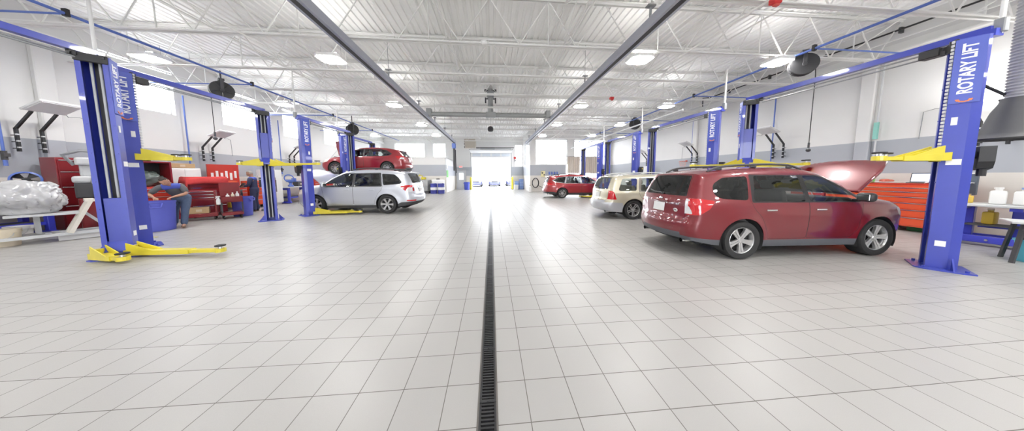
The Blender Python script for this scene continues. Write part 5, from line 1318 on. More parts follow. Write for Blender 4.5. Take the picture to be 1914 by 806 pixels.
br = thing('broom', 'broom with a wooden stick leaning on the left wall by the white cabinet', 'broom', (-11.5, 10.35, gz(-11.5))); q = MB(); q.tube([(0, 0, .1), (-.18, .0, 1.5)], .014, 0, 8); q.build('stick', mat('wood', (.5, .35, .2), .6, noise=.1), br); q = MB(); q.box((0, 0, .06), (.08, .35, .1), bev=.02); q.build('head', M_dark, br)
barrel('big blue trash barrel the man in the blue shirt leans over', -9.12, 7.2, .335, .80, handle_a=R(-38))
# red cart group
tc = thing('tool_cart', 'red rolling tool cart with three drawers and an open lower tray, beside the bending man', 'tool cart', (-9.78, 8.75, gz(-9.8)), R(42))
q = MB(); q.box((0, 0, .82), (.78, .42, .34), bev=.01); q.build('drawer_box', M_dkred, tc)
for i in range(3):
    q = MB(); q.box((0, -.215, .72 + .1 * i), (.72, .02, .085), bev=.004); dr_ = q.build('drawer', M_dkred, tc); q = MB(); q.box((0, -.235, .755 + .1 * i), (.7, .02, .016)); q.build('drawer_pull', M_chrome, dr_)
for sx in (-1, 1):
    for sy in (-1, 1):
        q = MB(); q.box((sx * .37, sy * .19, .4), (.04, .04, .55)); q.build('post', M_dkred, tc); q = MB(); q.cyl((sx * .33 - .02, sy * .16, .055), (sx * .33 + .02, sy * .16, .055), .055, 0, 14); q.build('caster', M_rubber, tc, 40)
q = MB(); q.box((0, 0, .17), (.8, .44, .12), bev=.01); q.build('lower_tray', M_dkred, tc)
o = MB().add([(v[0] * .06 - .22, -.2 - .03, .93 + v[1] * .03) for v in [(math.cos(a), math.sin(a)) for a in np.linspace(0, 2 * PI, 16, endpoint=False)]], [tuple(range(16))]).build('badge', M_chrome, tc)
carton('brown box in the lower tray of the red tool cart', -9.75, 8.73, gz(-9.8) + .235, (.42, .3, .2), R(42))
tc2 = thing('tool_cart', 'red open cart with bottles on its tray, nearest the small blue barrel', 'tool cart', (-9.15, 9.12, gz(-9.4)), R(50))
q = MB(); q.box((0, 0, .60), (.5, .42, .05)); q.box((0, -.2, .68), (.5, .02, .18)); q.box((0, .2, .68), (.5, .02, .18)); q.box((-.24, 0, .68), (.02, .42, .18)); q.box((.24, 0, .68), (.02, .42, .18)); q.build('top_tray', M_dkred, tc2)
q = MB(); q.box((0, .17, 1.0), (.48, .04, .5), bev=.01); q.box((-.2, .19, .8), (.03, .02, .3)); q.box((.2, .19, .8), (.03, .02, .3)); q.build('back_panel', M_dkred, tc2)
q = MB(); q.box((0, 0, .17), (.5, .42, .1), bev=.01); q.build('lower_tray', M_dkred, tc2)
for sx in (-1, 1):
    for sy in (-1, 1):
        q = MB(); q.box((sx * .235, sy * .19, .38), (.035, .035, .5)); q.build('post', M_dark, tc2); q = MB(); q.cyl((sx * .2 - .02, sy * .16, .055), (sx * .2 + .02, sy * .16, .055), .055, 0, 14); q.build('caster', M_rubber, tc2, 40)
z_ = gz(-9.4) + .63
for k, (dx, dy, h, m, lb) in enumerate(((-.08, -.08, .24, M_white, 'white bottle on the red cart, left of the three'), (.04, -.05, .27, M_cream, 'cream bottle on the red cart, middle of the three'), (.15, -.02, .3, M_white, 'tall white bottle on the red cart, right of the three'))):
    p = Matrix.Rotation(R(50), 2) @ Vector((dx, dy)); bottle(lb, -9.15 + p.x, 9.12 + p.y, z_, h, .045, m, group='bottles on the red cart')
sp = thing('spray_bottle', 'white spray bottle hooked on the front of the red cart', 'spray bottle', (-9.21, 8.79, gz(-9.4) + .52), R(50))
q = MB(); q.lathe([(.001, 0), (.055, 0), (.055, .12), (.045, .17), (.018, .21), (.018, .24), (.001, .24)], 0, 14); q.build('body', M_white, sp, 40); q = MB(); q.box((-.01, 0, .26), (.1, .03, .045), bev=.01); q.tube([(-.04, 0, .25), (-.06, 0, .2)], .008, 0, 6); q.build('trigger', M_white, sp)
ch = tool_chest('dark red tool chest under the red towel', -10.35, 9.5, .85, .5, 1.42, R(62), M_dkred, 6)
tw_ = []
for i in range(15):
    row = []
    for j in range(13):
        u = -.62 + 1.24 * i / 14; v = -.5 + .85 * j / 12
        fx = max(0, abs(u) - .44); fy = max(0, -v - .29)
        z = 1.435 - fx * 1.25 - fy * 1.2 + .015 * math.sin(9 * u + 2) * (fy > 0) + .012 * math.sin(11 * v) * (fx > 0)
        xx = math.copysign(min(abs(u), .44) + .22 * fx + .02, u) if abs(u) > .44 else u
        yy = max(v, -.29) - .12 * fy - .03 * (fy > 0) - .02 * math.sin(12 * u) * (fy > 0)
        row.append((xx, yy, z))
    tw_.append(row)
cloth('shop_towel', 'red towel draped over the dark red tool chest', 'towel', tw_, mat('towel_red', (.55, .05, .05), .85, noise=.15, nscale=25), .01, (-10.35, 9.5, gz(-10.35) + .012), R(62))
barrel('blue trash barrel standing right of the red carts', -9.28, 9.62, .28, .72, handle_a=R(10))
# parts cart with an engine, tool board, laptop stand, cabinets
pc = thing('parts_cart', 'black two-tier cart right of the small blue barrel', 'cart', (-10.45, 10.36, gz(-10.2)), R(45))
for z in (.2, .62):
    q = MB(); q.box((0, 0, z), (.66, .45, .04)); q.build('shelf', M_dark, pc)
for sx in (-1, 1):
    for sy in (-1, 1): q = MB(); q.box((sx * .31, sy * .2, .42), (.03, .03, .6)); q.build('post', M_dark, pc); q = MB(); q.cyl((sx * .28 - .02, sy * .18, .05), (sx * .28 + .02, sy * .18, .05), .05, 0, 12); q.build('caster', M_lgrey, pc, 40)
en = thing('engine_block', 'grey metal engine with dark covers on the black two-tier cart', 'engine', (-10.45, 10.36, gz(-10.2) + .64), R(45))
q = MB(); q.box((0, 0, .17), (.5, .34, .3), bev=.04); q.build('block', M_lgrey, en)
for k in range(4): q = MB(); q.tube([(-.2 + .13 * k, -.15, .22), (-.2 + .13 * k, -.24, .18), (-.2 + .13 * k, -.26, .06)], .035, 0, 8); q.build('manifold_runner', M_alu, en, 50)
q = MB(); q.box((0, .02, .36), (.56, .26, .1), bev=.03); q.cyl((.3, 0, .15), (.36, 0, .15), .13, 0, 18); q.build('cover', M_dark, en, 40)
bottle('yellow jug on the lower shelf of the black two-tier cart', -10.4, 10.31, gz(-10.2) + .22, .26, .09, M_yellow, square=True, name='oil_jug')
tb = tool_chest('red tool chest with a raised red tool board, left of the standing man', -11.2, 11.1, .95, .5, 1.05, R(72), M_redtool, 5)
q = MB(); q.box((0, .2, 1.5), (.95, .05, .9)); q.build('tool_board', M_redtool, tb)
q = MB()
for k in range(6): q.box((-.35 + .14 * k, .165, 1.45 + .08 * (k % 2)), (.07, .02, .3)); 
q.build('board_cards', M_paper, tb)
carton('orange plastic box on the red chest below the tool board', -11.05, 11.0, 1.055 + gz(-11), (.4, .25, .2), R(72), M_orangered)
ls = thing('diagnostic_stand', 'black screen on a rolling stand in front of the standing man', 'stand', (-9.55, 11.0, gz(-9.5)), R(40))
q = MB(); q.box((0, 0, 1.22), (.5, .04, .4), bev=.01); q.build('screen', M_black, ls); q = MB(); q.box((0, .08, .55), (.06, .06, 1.1)); q.box((0, .05, .05), (.5, .4, .05)); q.build('pole', M_dark, ls)
q = MB(); q.box((0, .05, 1.5), (.3, .2, .14), bev=.03); q.tube([(-.1, 0, 1.5), (-.3, -.05, 1.65), (-.25, -.05, 1.35), (-.1, -.02, 1.3)], .012, 0, 6); q.build('tester', M_lgrey, ls)
tool_chest('orange-red tool chest right of the standing man, behind the lift column', -11.0, 12.05, .75, .5, 1.25, R(75), M_orangered, 6)
white_cabinet('tall white cabinet with two black handles, left of the vise bench', -11.15, 12.95, .75, .5, 1.75, R(78))
workbench('blue-legged workbench with a vise, behind the silver wagon', -11.1, 14.4, 1.9, R(90))
vs2 = thing('bench_vise', 'blue round vise on the bench behind the silver wagon', 'vise', (-10.95, 13.95, .885 + gz(-11)), R(60))
q = MB(); q.box((0, 0, .05), (.2, .2, .1), bev=.02); q.lathe([(.09, 0), (.1, .04), (.06, .1), (.06, .2), (.1, .24)], 0, 16); q.box((0, 0, .32), (.34, .14, .14), bev=.02); q.box((.2, 0, .36), (.06, .18, .2), bev=.01); q.box((.1, 0, .36), (.05, .18, .2), bev=.01); q.build('vise_body', M_bluepipe, vs2, 40)
q = MB(); q.lathe([(.2, -.02), (.23, 0), (.2, .02), (.17, 0)], 0, 24, Matrix.Translation((-.05, 0, .45)) @ Matrix.Rotation(R(75), 4, 'X'), closed=True); q.cyl((.22, 0, .3), (.42, 0, .3), .02, 0, 8); q.cyl((.42, -.12, .3), (.42, .12, .3), .012, 0, 8); q.build('ring', M_bluepipe, vs2, 50)
carton('dark carton on the vise bench', -11.15, 14.75, .885 + gz(-11), (.4, .35, .26), R(80), M_dark)
carton('light carton on the vise bench, right of the dark one', -11.1, 15.15, .885 + gz(-11), (.28, .3, .2), R(80), M_paper)
carton('brown carton under the vise bench', -10.95, 14.9, gz(-11) + .36, (.4, .35, .28), R(80))
tool_chest('red tool chest by the left wall, seen beside the raised silver hood', -11.1, 16.4, 1.5, .55, 1.35, R(85), M_redtool, 6)
pl = MB(); pl.box((0, 0, .42), (.04, .5, .85), bev=.005); o = pl.build('plywood_sheet', mat('plywood', (.62, .5, .32), .7, noise=.1), None); o.location = (-9.9, 13.9, gz(-10)); o.rotation_euler = (0, R(-8), R(15)); tag(o, 'pale plywood sheet leaning near the front of the silver wagon', 'board')

# --- right wall
RZR = R(-90)
tcr = tool_chest('wide orange-red tool chest with silver pulls behind the dark red wagon', 11.35, 5.85, 2.1, .62, 1.24, RZR, M_orangered, 6)
q = MB(); q.box((0, 0, 1.265), (2.1, .62, .05), bev=.008); q.build('top_lid', M_redtool, tcr)
tool_chest('plain red tool chest left of the wide orange one, behind the open hood', 11.4, 7.42, .9, .6, 1.0, RZR, M_redtool, 5)
lp = thing('laptop', 'open laptop with a pale screen on the wide orange-red chest', 'laptop', (11.25, 5.28, 1.29), R(-78))
q = MB(); q.box((0, 0, .012), (.36, .25, .02), bev=.004); q.build('base', M_dark, lp); q = MB(); Ml = Matrix.Translation((0, .13, .02)) @ Matrix.Rotation(R(-12), 4, 'X'); q.box((0, 0, .13), (.37, .012, .25), bev=.004, M=Ml); q.build('lid', M_black, lp)
q = MB(); q.box((0, -.0075, .13), (.34, .002, .21), M=Ml); q.build('screen', mat('laptop_screen', (.5, .55, .7), .2, emit=(.75, .8, 1), strength=.75), lp)
q = MB()
for k in range(3): q.box((0, -.0095, .07 + .05 * k), (.3, .001, .006), M=Ml)
q.build('screen_lines', mat('screen_line', (.2, .25, .5), .4), lp)
cup = thing('plastic_cup', 'green cup on the left end of the wide orange-red chest', 'cup', (11.2, 6.05, 1.29)); q = MB(); q.lathe([(.001, 0), (.04, 0), (.05, .14), (.046, .14), (.037, .01), (.001, .008)], 0, 18); q.build('cup', mat('cup_green', (.15, .5, .08), .4), cup, 40)
g = [[(-.35 + .1 * i, -.2 + .08 * j, .012 + .02 * abs(math.sin(i * 1.3 + j * .7))) for j in range(6)] for i in range(9)]
cloth('paper_sheets', 'white papers lying on the left half of the wide orange-red chest', 'papers', g, M_paper, .004, (11.3, 6.0, 1.292), R(-90))
g = [[(-.28 + .08 * i, -.15 + .06 * j, .012 + .03 * abs(math.sin(i * .9 + j * 1.1))) for j in range(5)] for i in range(8)]
cloth('paper_sheets', 'white crumpled paper right of the laptop on the wide orange-red chest', 'papers', g, M_paper, .004, (11.28, 4.9, 1.292), R(-80))
bm = bmesh.new(); bmesh.ops.create_icosphere(bm, subdivisions=3, radius=1)
for v in bm.verts: c = v.co.copy(); k = 1 + .3 * mnoise.noise(c * 2.5); v.co = Vector((c.x * .16 * k, c.y * .1 * k, max(c.z, -.6) * .05 * k))
q = MB(); q.bm(bm); o = q.build('shop_rag', mat('rag_red', (.5, .12, .08), .9), None, 60); o.location = (11.3, 5.85, 1.345); tag(o, 'crumpled reddish rag behind the green cup on the orange-red chest', 'rag')
gt = bottle; carton('green crate on the floor under the near end of the orange-red chest', 11.5, 5.2, 0, (.3, .5, .13), 0, mat('crate_green', (.05, .28, .1), .5), name='crate')
mon = thing('monitor', 'dark monitor standing by the right wall, right of the nearest lift column', 'monitor', (11.4, 4.88, .9), R(-85)); q = MB(); q.box((0, 0, .38), (.55, .05, .5), bev=.01); q.build('screen', mat('screen_dark', (.10, .12, .15), .2), mon); q = MB(); q.box((0, .06, .08), (.08, .05, .2)); q.box((0, .03, .01), (.3, .2, .02)); q.build('foot', M_dark, mon)
wb_ = thing('workbench', 'heavy blue steel workbench with white jugs on top by the right wall', 'workbench', (10.85, 3.6, 0), R(-78))
q = MB(); q.box((.1, 0, .86), (2.2, .8, .05), bev=.008); q.build('bench_top', M_lgrey, wb_)
for xx in (-.85, -.28, .9):
    q = MB(); q.box((xx, .22, .45), (.2, .14, .78), bev=.01); q.box((xx, .0, .80), (.12, .7, .06)); q.build('leg', M_benchblue, wb_)
q = MB(); q.box((0, -.32, .14), (2.3, .14, .14), bev=.01); q.box((0, .3, .14), (2.3, .1, .1)); q.box((-1.0, 0, .14), (.1, .6, .1)); q.box((1.0, 0, .14), (.1, .6, .1)); q.box((.1, .2, .38), (1.6, .05, .07)); q.build('base_frame', M_benchblue, wb_)
q = MB(); q.box((.1, .1, .42), (1.8, .45, .03)); q.build('shelf', M_dark, wb_)
q = MB()
for xx in (-.5, .0, .6): q.cyl((xx, -.395, .14), (xx, -.41, .14), .02, 0, 8)
q.build('bolt', M_chrome, wb_)
def on_wb(dx, dy): p = Matrix.Rotation(R(-78), 2) @ Vector((dx, dy)); return 10.85 + p.x, 3.6 + p.y
x_, y_ = on_wb(-.82, .05); bottle('yellow oil jug on the blue bench beside the lift column', x_, y_, .885, .2, .07, mat('jug_yellow', (.62, .42, .05), .4), mat('cap_tan', (.4, .3, .2), .5), name='oil_jug', square=True)
for k, lb in enumerate(('white fluid jug on the blue bench, left one of the pair', 'white fluid jug on the blue bench, right one of the pair')):
    x_, y_ = on_wb(-.52 + .25 * k, .02); bottle(lb, x_, y_, .885, .36, .115, M_white, mat('cap_blue', (.2, .3, .6), .5) if k else M_white, group='white jugs on the blue bench', name='fluid_jug', square=True)
x_, y_ = on_wb(.16, .05); cb = carton('white and blue carton on the blue bench, right of the white jugs', x_, y_, .885, (.46, .34, .24), R(-78), M_white)
q = MB(); q.box((0, -.173, .075), (.44, .004, .13)); q.build('blue_panel', mat('carton_blue', (.12, .3, .7), .5), cb)
for k in range(3):
    x_, y_ = on_wb(-.1 + .16 * k, .28); bottle('slim white bottle behind the carton on the blue bench, ' + ('first', 'second', 'third')[k] + ' from the jugs', x_, y_, .885, .4, .06, M_paper, group='bottles behind the carton')
x_, y_ = on_wb(-.58, .12); bottle('amber bottle on the lower shelf of the blue bench', x_, y_, .435, .34, .09, mat('jug_yellow', (.62, .42, .05), .4), M_cream, square=True, name='oil_jug')
x_, y_ = on_wb(.2, .05); en2 = thing('transmission_part', 'dark and grey metal assembly on the blue bench shelf', 'car part', (x_, y_, .435), R(-70))
q = MB(); q.lathe([(.05, 0), (.16, .02), (.18, .1), (.12, .2), (.1, .34), (.06, .36)], 0, 20, Matrix.Translation((-.2, 0, .17)) @ Matrix.Rotation(R(90), 4, 'Y')); q.build('housing', M_lgrey, en2, 40); q = MB(); q.box((.25, 0, .15), (.3, .28, .28), bev=.05); q.cyl((-.3, .1, .2), (-.2, .1, .2), .1, 0, 14); q.build('cover', M_dark, en2, 40)
q = MB(); q.box((0, 0, .02), (.3, .2, .04), bev=.02)
tf = thing('side_table', 'small table with slanted dark legs at the right edge', 'table', (9.35, 2.98, 0), R(-60)); q = MB(); q.box((0, 0, .70), (.95, .6, .035), bev=.006); q.build('tabletop', M_lgrey, tf)
for sx in (-1, 1):
    for sy in (-1, 1): q = MB(); q.bar((sx * .36, sy * .2, .69), (sx * .42, sy * .27, 0), .045, .03); q.build('leg', M_dark, tf)
q = MB(); q.box((0, -.22, .58), (.75, .03, .03)); q.box((0, .22, .58), (.75, .03, .03)); q.build('apron', M_dark, tf)
tl_ = thing('waste_bin', 'turquoise bin with a dark liner under the small table at the right edge', 'bin', (9.36, 3.16, 0), R(20)); q = MB(); q.lathe([(.001, 0), (.17, 0), (.21, .36), (.225, .36), (.225, .39), (.205, .39), (.165, .015), (.001, .01)], 0, 28); q.build('pail', mat('bin_teal', (.08, .42, .55), .45), tl_, 40)
bm = bmesh.new(); bmesh.ops.create_icosphere(bm, subdivisions=3, radius=1)
for v in bm.verts: c = v.co.copy(); k = 1 + .25 * mnoise.noise(c * 3); v.co = Vector((c.x * .2 * k, c.y * .2 * k, c.z * .08 * k + .38))
q = MB(); q.bm(bm); q.build('liner', M_black, tl_, 60)
hp = thing('toy_hoop', 'tiny red basketball hoop with net on the right wall behind the beige wagon', 'hoop', (11.72, 13.4, 2.35)); q = MB(); q.lathe([(.19, -.01), (.21, 0), (.19, .01), (.18, 0)], 0, 24, Matrix.Translation((-.25, 0, 0)), closed=True); q.box((-.02, 0, .02), (.05, .1, .1)); q.build('rim', mat('hoop_red', (.6, .08, .03), .4), hp)
q = MB()
for k in range(12):
    a = 2 * PI * k / 12
    for s in (-1, 1): q.tube([(-.25 + .19 * math.cos(a), .19 * math.sin(a), 0), (-.25 + .12 * math.cos(a + s * .5), .12 * math.sin(a + s * .5), -.3)], .006, 0, 4)
q.build('net', mat('net_pink', (.7, .45, .42), .8), hp)
carton('white box on a wall shelf behind the beige wagon', 11.45, 16.6, 1.75, (.5, .4, .45), R(90), M_white)
q = MB(); q.box((11.5, 16.6, 1.73), (.55, .7, .03)); q.box((11.7, 16.4, 1.6), (.15, .03, .25)); q.box((11.7, 16.8, 1.6), (.15, .03, .25)); tag(q.build('wall_shelf', M_lgrey), 'grey shelf on the right wall carrying a white box', 'shelf')

# --- far end
ibc = thing('ibc_tote', 'caged white liquid tote with yellow hand pump by the office wall', 'tote', (-5.95, 21.1, gz(-5.7)))
q = MB(); q.box((0, 0, .68), (1.1, .9, .9), bev=.08, seg=2); q.build('tank', M_lgrey, ibc, 40); q = MB(); q.box((0, 0, .1), (1.2, 1.0, .2)); q.build('pallet', M_dark, ibc)
q = MB()
for k in range(6):
    for s in (-1, 1): q.box((-.58 + 1.16 * k / 5, s * .48, .65), (.025, .025, 1.0)); q.box((s * .58, -.48 + .96 * k / 5, .65), (.025, .025, 1.0))
for z in (.25, .65, 1.15):
    for s in (-1, 1): q.box((0, s * .48, z), (1.18, .03, .03)); q.box((s * .58, 0, z), (.03, .98, .03))
q.build('cage', M_steel, ibc); q = MB(); q.tube([(.0, 0, 1.1), (0, 0, 1.5), (-.2, -.1, 1.6), (-.35, -.2, 1.3)], .05, 0, 8); q.box((.1, 0, 1.3), (.4, .3, .2), bev=.05); q.build('pump', M_yellow, ibc)
for k, lb in enumerate(('blue steel drum with white band by the office corner, left one of the pair', 'blue steel drum with white band by the office corner, right one of the pair')):
    t = thing('steel_drum', lb, 'drum', (-4.92 + .62 * k, 20.7, gz(-4.7)), 0, 'blue drums by the office corner')
    q = MB(); q.lathe([(.001, 0), (.28, 0), (.295, .02), (.285, .05), (.285, .28), (.295, .3), (.285, .32), (.285, .56), (.295, .58), (.285, .6), (.285, .83), (.295, .86), (.28, .87), (.27, .85), (.001, .85)], 0, 28); q.build('shell', mat('drum_blue', (.05, .06, .30), .35), t, 40)
    q = MB(); q.lathe([(.288, .33), (.289, .55)], 0, 28); q.build('band', M_white, t, 60); q = MB(); q.cyl((.12, 0, .85), (.12, 0, .9), .03, 0, 10); q.build('bung', M_dark, t)
t = thing('water_tank', 'white low tank behind the blue drums at the office wall', 'tank', (-4.72, 21.48, gz(-4.9))); q = MB(); q.box((0, 0, .6), (1.1, .5, 1.2), bev=.12, seg=3); q.build('body', M_white, t, 40); q = MB(); q.cyl((0, 0, 1.2), (0, 0, 1.28), .15, 0, 16); q.build('lid', M_dark, t)
t = thing('fire_cabinet', 'narrow red stand with a white card left of the caged tote', 'stand', (-6.95, 21.5, gz(-6.6))); q = MB(); q.box((0, 0, .8), (.3, .3, 1.6), bev=.02); q.build('body', M_redtool, t); q = MB(); q.box((0, -.155, 1.1), (.2, .01, .3)); q.build('front_card', M_paper, t)
q = MB(); q.box((-4.085, 22.6, 1.75), (.02, .8, .65)); tag(q.build('notice_board', mat('poster_green', (.12, .5, .08), .6)), 'bright green notice on the side wall of the office', 'notice')
q = MB(); q.box((-4.085, 22.5, 2.4), (.02, .5, .3)); tag(q.build('wall_notice', M_paper), 'white paper above the green notice on the office wall', 'notice')
barrel('blue trash bin between the grey door and the yellow post', -2.72, 26.4, .3, .85, mat('bin_royal', (.08, .12, .6), .5), 0)
for x_, lb in ((-2.3, 'yellow bollard at the left side of the far bay door'), (2.35, 'yellow bollard at the right side of the far bay door')):
    t = thing('bollard', lb, 'bollard', (x_, 26.7, 0)); q = MB(); q.lathe([(.1, 0), (.1, 1.3), (.085, 1.37), (.05, 1.4), (.001, 1.41)], 0, 18); q.build('post', mat('bollard_yellow', (.8, .68, .05), .5), t, 50); q = MB(); q.lathe([(.13, 0), (.13, .02), (.1, .025)], 0, 18); q.build('base_ring', M_dark, t)
M_jug = mat('crate_blue', (.12, .25, .62), .45, noise=.05)
cs = [(2.72, 26.1, 4, M_white), (2.88, 27.0, 7, M_jug), (3.4, 26.9, 9, M_jug)]
for si, (x_, y_, n_, m_) in enumerate(cs):
    for k in range(n_):
        t = thing('bottle_case', ('white' if m_ is M_white else 'blue') + ' case in the ' + ('short white stack', 'middle blue stack', 'tall right stack')[si] + ', ' + ['bottom', 'second', 'third', 'fourth', 'fifth', 'sixth', 'seventh', 'eighth', 'ninth', 'tenth'][k] + (' one' if k == 0 else ' from the floor'), 'case', (x_, y_, .132 * k), 0, 'stacked cases right of the bay door')
        q = MB(); q.box((0, 0, .054), (.46, .34, .108), bev=.01); q.build('case', m_, t); q = MB(); q.box((0, 0, .12), (.44, .32, .024)); q.build('wrap', M_white, t)
t = thing('hose_coil', 'black hose coiled on the wash bay wall near its corner', 'hose', (4.2, 22.5, 1.0))
q = MB()
for k in range(3):
    q.tube([(.28 * (1 + .08 * k) * math.cos(a), -.05 - .03 * k, -.15 + .42 * (1 + .05 * k) * math.sin(a)) for a in np.linspace(0, 2 * PI, 28)], .02, 0, 6)
q.tube([(.2, -.08, -.4), (.5, -.1, -.5), (1.1, -.2, -.85), (2.0, -.4, -.98)], .02, 0, 6); q.build('coil', M_rubber, t, 60); q = MB(); q.box((0, -.03, .25), (.12, .1, .2)); q.build('hook', M_steel, t)
t = thing('gas_cylinder', 'white canister on the floor at the wash bay corner', 'canister', (3.62, 22.15, 0)); q = MB(); q.lathe([(.001, 0), (.13, 0), (.14, .03), (.14, .42), (.1, .5), (.04, .54), (.04, .6), (.001, .6)], 0, 18); q.build('body', M_white, t, 40); q = MB(); q.box((0, 0, .62), (.1, .03, .05)); q.build('valve', M_dark, t)
t = thing('fire_bell', 'red alarm bell on the wall right of the bay door', 'alarm', (2.75, 27.42, 3.6)); q = MB(); q.lathe([(.001, .1), (.12, .08), (.16, .02), (.16, 0)], 0, 20, Matrix.Rotation(R(90), 4, 'X')); q.build('bell', mat('alarm_red', (.55, .03, .03), .4), t, 50); q = MB(); q.box((0, -.02, -.3), (.2, .06, .25)); q.build('box', M_grey, t)
t = thing('wall_box', 'pale yellow box with dark dials on the wash bay wall above the hose', 'control box', (4.95, 22.5, 1.6)); q = MB(); q.box((0, 0, .1), (.4, .12, .55), bev=.02); q.build('case', mat('box_yellow', (.68, .62, .35), .5), t); q = MB(); q.box((-.08, -.065, .2), (.12, .02, .14)); q.box((.1, -.065, .02), (.12, .02, .14)); q.build('dial', M_dark, t)
for k in range(4):
    t = thing('hanging_glove', 'blue glove hanging on the wash bay wall, ' + ['first', 'second', 'third', 'fourth'][k] + ' from the yellow box', 'glove', (5.55 + .26 * k, 22.5, 1.75), 0, 'blue gloves on the wash bay wall')
    q = MB(); q.box((0, 0, 0), (.13, .04, .16), bev=.015)
    for j in range(4): q.box((-.048 + .032 * j, 0, .12), (.026, .03, .1 + .02 * (j in (1, 2))), bev=.01)
    q.bar((.06, 0, -.02), (.11, 0, .07), .03, .03); q.box((0, 0, -.1), (.11, .045, .06), bev=.01); q.build('glove', M_bluepipe, t)
# curtains of the wash bay
M_curt = mat('curtain_beige', (.62, .56, .50), .7, noise=.08, nscale=4)
def curtain(label, x0, x1, y, z0, z1):
    t = thing('strip_curtain', label, 'curtain', ((x0 + x1) / 2, y, z0)); n = int((x1 - x0) / .035); w = x1 - x0
    rows = []
    for zz in (0, (z1 - z0) * .5, z1 - z0): rows.append([(-w / 2 + w * i / n, .06 * math.sin(i * 1.15) + .02 * math.sin(i * .37), zz) for i in range(n + 1)])
    q = MB(); k = n + 1; q.add([p for r_ in rows for p in r_], [(i * k + j, i * k + j + 1, (i + 1) * k + j + 1, (i + 1) * k + j) for i in range(2) for j in range(n)]); q.build('fabric', M_curt, t, 60)
    rows = [[(a, b, c - (z1 - z0) * .75) for a, b, c in rows[0]], [(a, b, 0) for a, b, c in rows[0]]]
    q = MB(); q.add([p for r_ in rows for p in r_], [(j, j + 1, k + j + 1, k + j) for j in range(n)]); q.build('clear_skirt', glass_mat('vinyl', (.8, .82, .84), .1), t, 60)
    q = MB(); q.cyl((-w / 2 - .1, 0, z1 - z0 + .03), (w / 2 + .1, 0, z1 - z0 + .03), .025, 0, 8); q.build('track', M_steel, t)
curtain('beige pleated curtain in front of the wash bay, left of the farthest right column', 7.3, 8.55, 22.35, 1.75, 3.35)
curtain('beige pleated curtain in front of the wash bay, right of the farthest right column', 8.9, 10.6, 22.35, 1.75, 3.35)
q = MB(); q.box((9.1, 21.6, .5), (.5, .5, 1.0), bev=.03); tag(q.build('red_bin', mat('bin_red', (.7, .1, .06), .5)), 'red box standing before the curtains', 'box')
for x_, y_ in ((-9.0, 8.1),):
    q = MB(); q.box((x_ + .6, y_ - 1.7, gz(x_ + .6) + .004), (.5, .05, .006)); tag(q.build('tape_mark', M_yellow), 'short yellow tape mark on the floor behind the first left lift', 'marking')
# ------------------------------------------------------------------ people
def skin_obj(name, J, links, m, parent=None, sub=2):
    """J: {key: ((x, y, z), radius or (rx, ry))}; first key is the root"""
    bm = bmesh.new(); L = bm.verts.layers.skin.verify(); vv = {}
    for i, (k, (p, r_)) in enumerate(J.items()):
        v = bm.verts.new(p); d = v[L]; d.radius = r_ if isinstance(r_, tuple) else (r_, r_); d.use_root = (i == 0); vv[k] = v
    for a, b in links: bm.edges.new((vv[a], vv[b]))
    me = bpy.data.meshes.new(name); bm.to_mesh(me); bm.free()
    o = bpy.data.objects.new(name, me); COL.objects.link(o)
    md = o.modifiers.new('skin', 'SKIN'); md.use_smooth_shade = True; md.branch_smoothing = .6
    s = o.modifiers.new('sub', 'SUBSURF'); s.levels = sub; s.render_levels = sub
    apply_mods(o); o.data.materials.clear(); o.data.materials.append(m)
    o.data.polygons.foreach_set('use_smooth', [True] * len(o.data.polygons))
    if parent is not None: o.parent = parent
    return o
def merge_objs(name, obs, m, parent):
    bm = bmesh.new()
    for o in obs: bm.from_mesh(o.data)
    me = bpy.data.meshes.new(name); bm.to_mesh(me); bm.free()
    for o in obs: bpy.data.objects.remove(o)
    me.materials.clear(); me.materials.append(m); me.polygons.foreach_set('use_smooth', [True] * len(me.polygons)); me.polygons.foreach_set('material_index', [0] * len(me.polygons))
    o = bpy.data.objects.new(name, me); COL.objects.link(o); o.parent = parent; return o
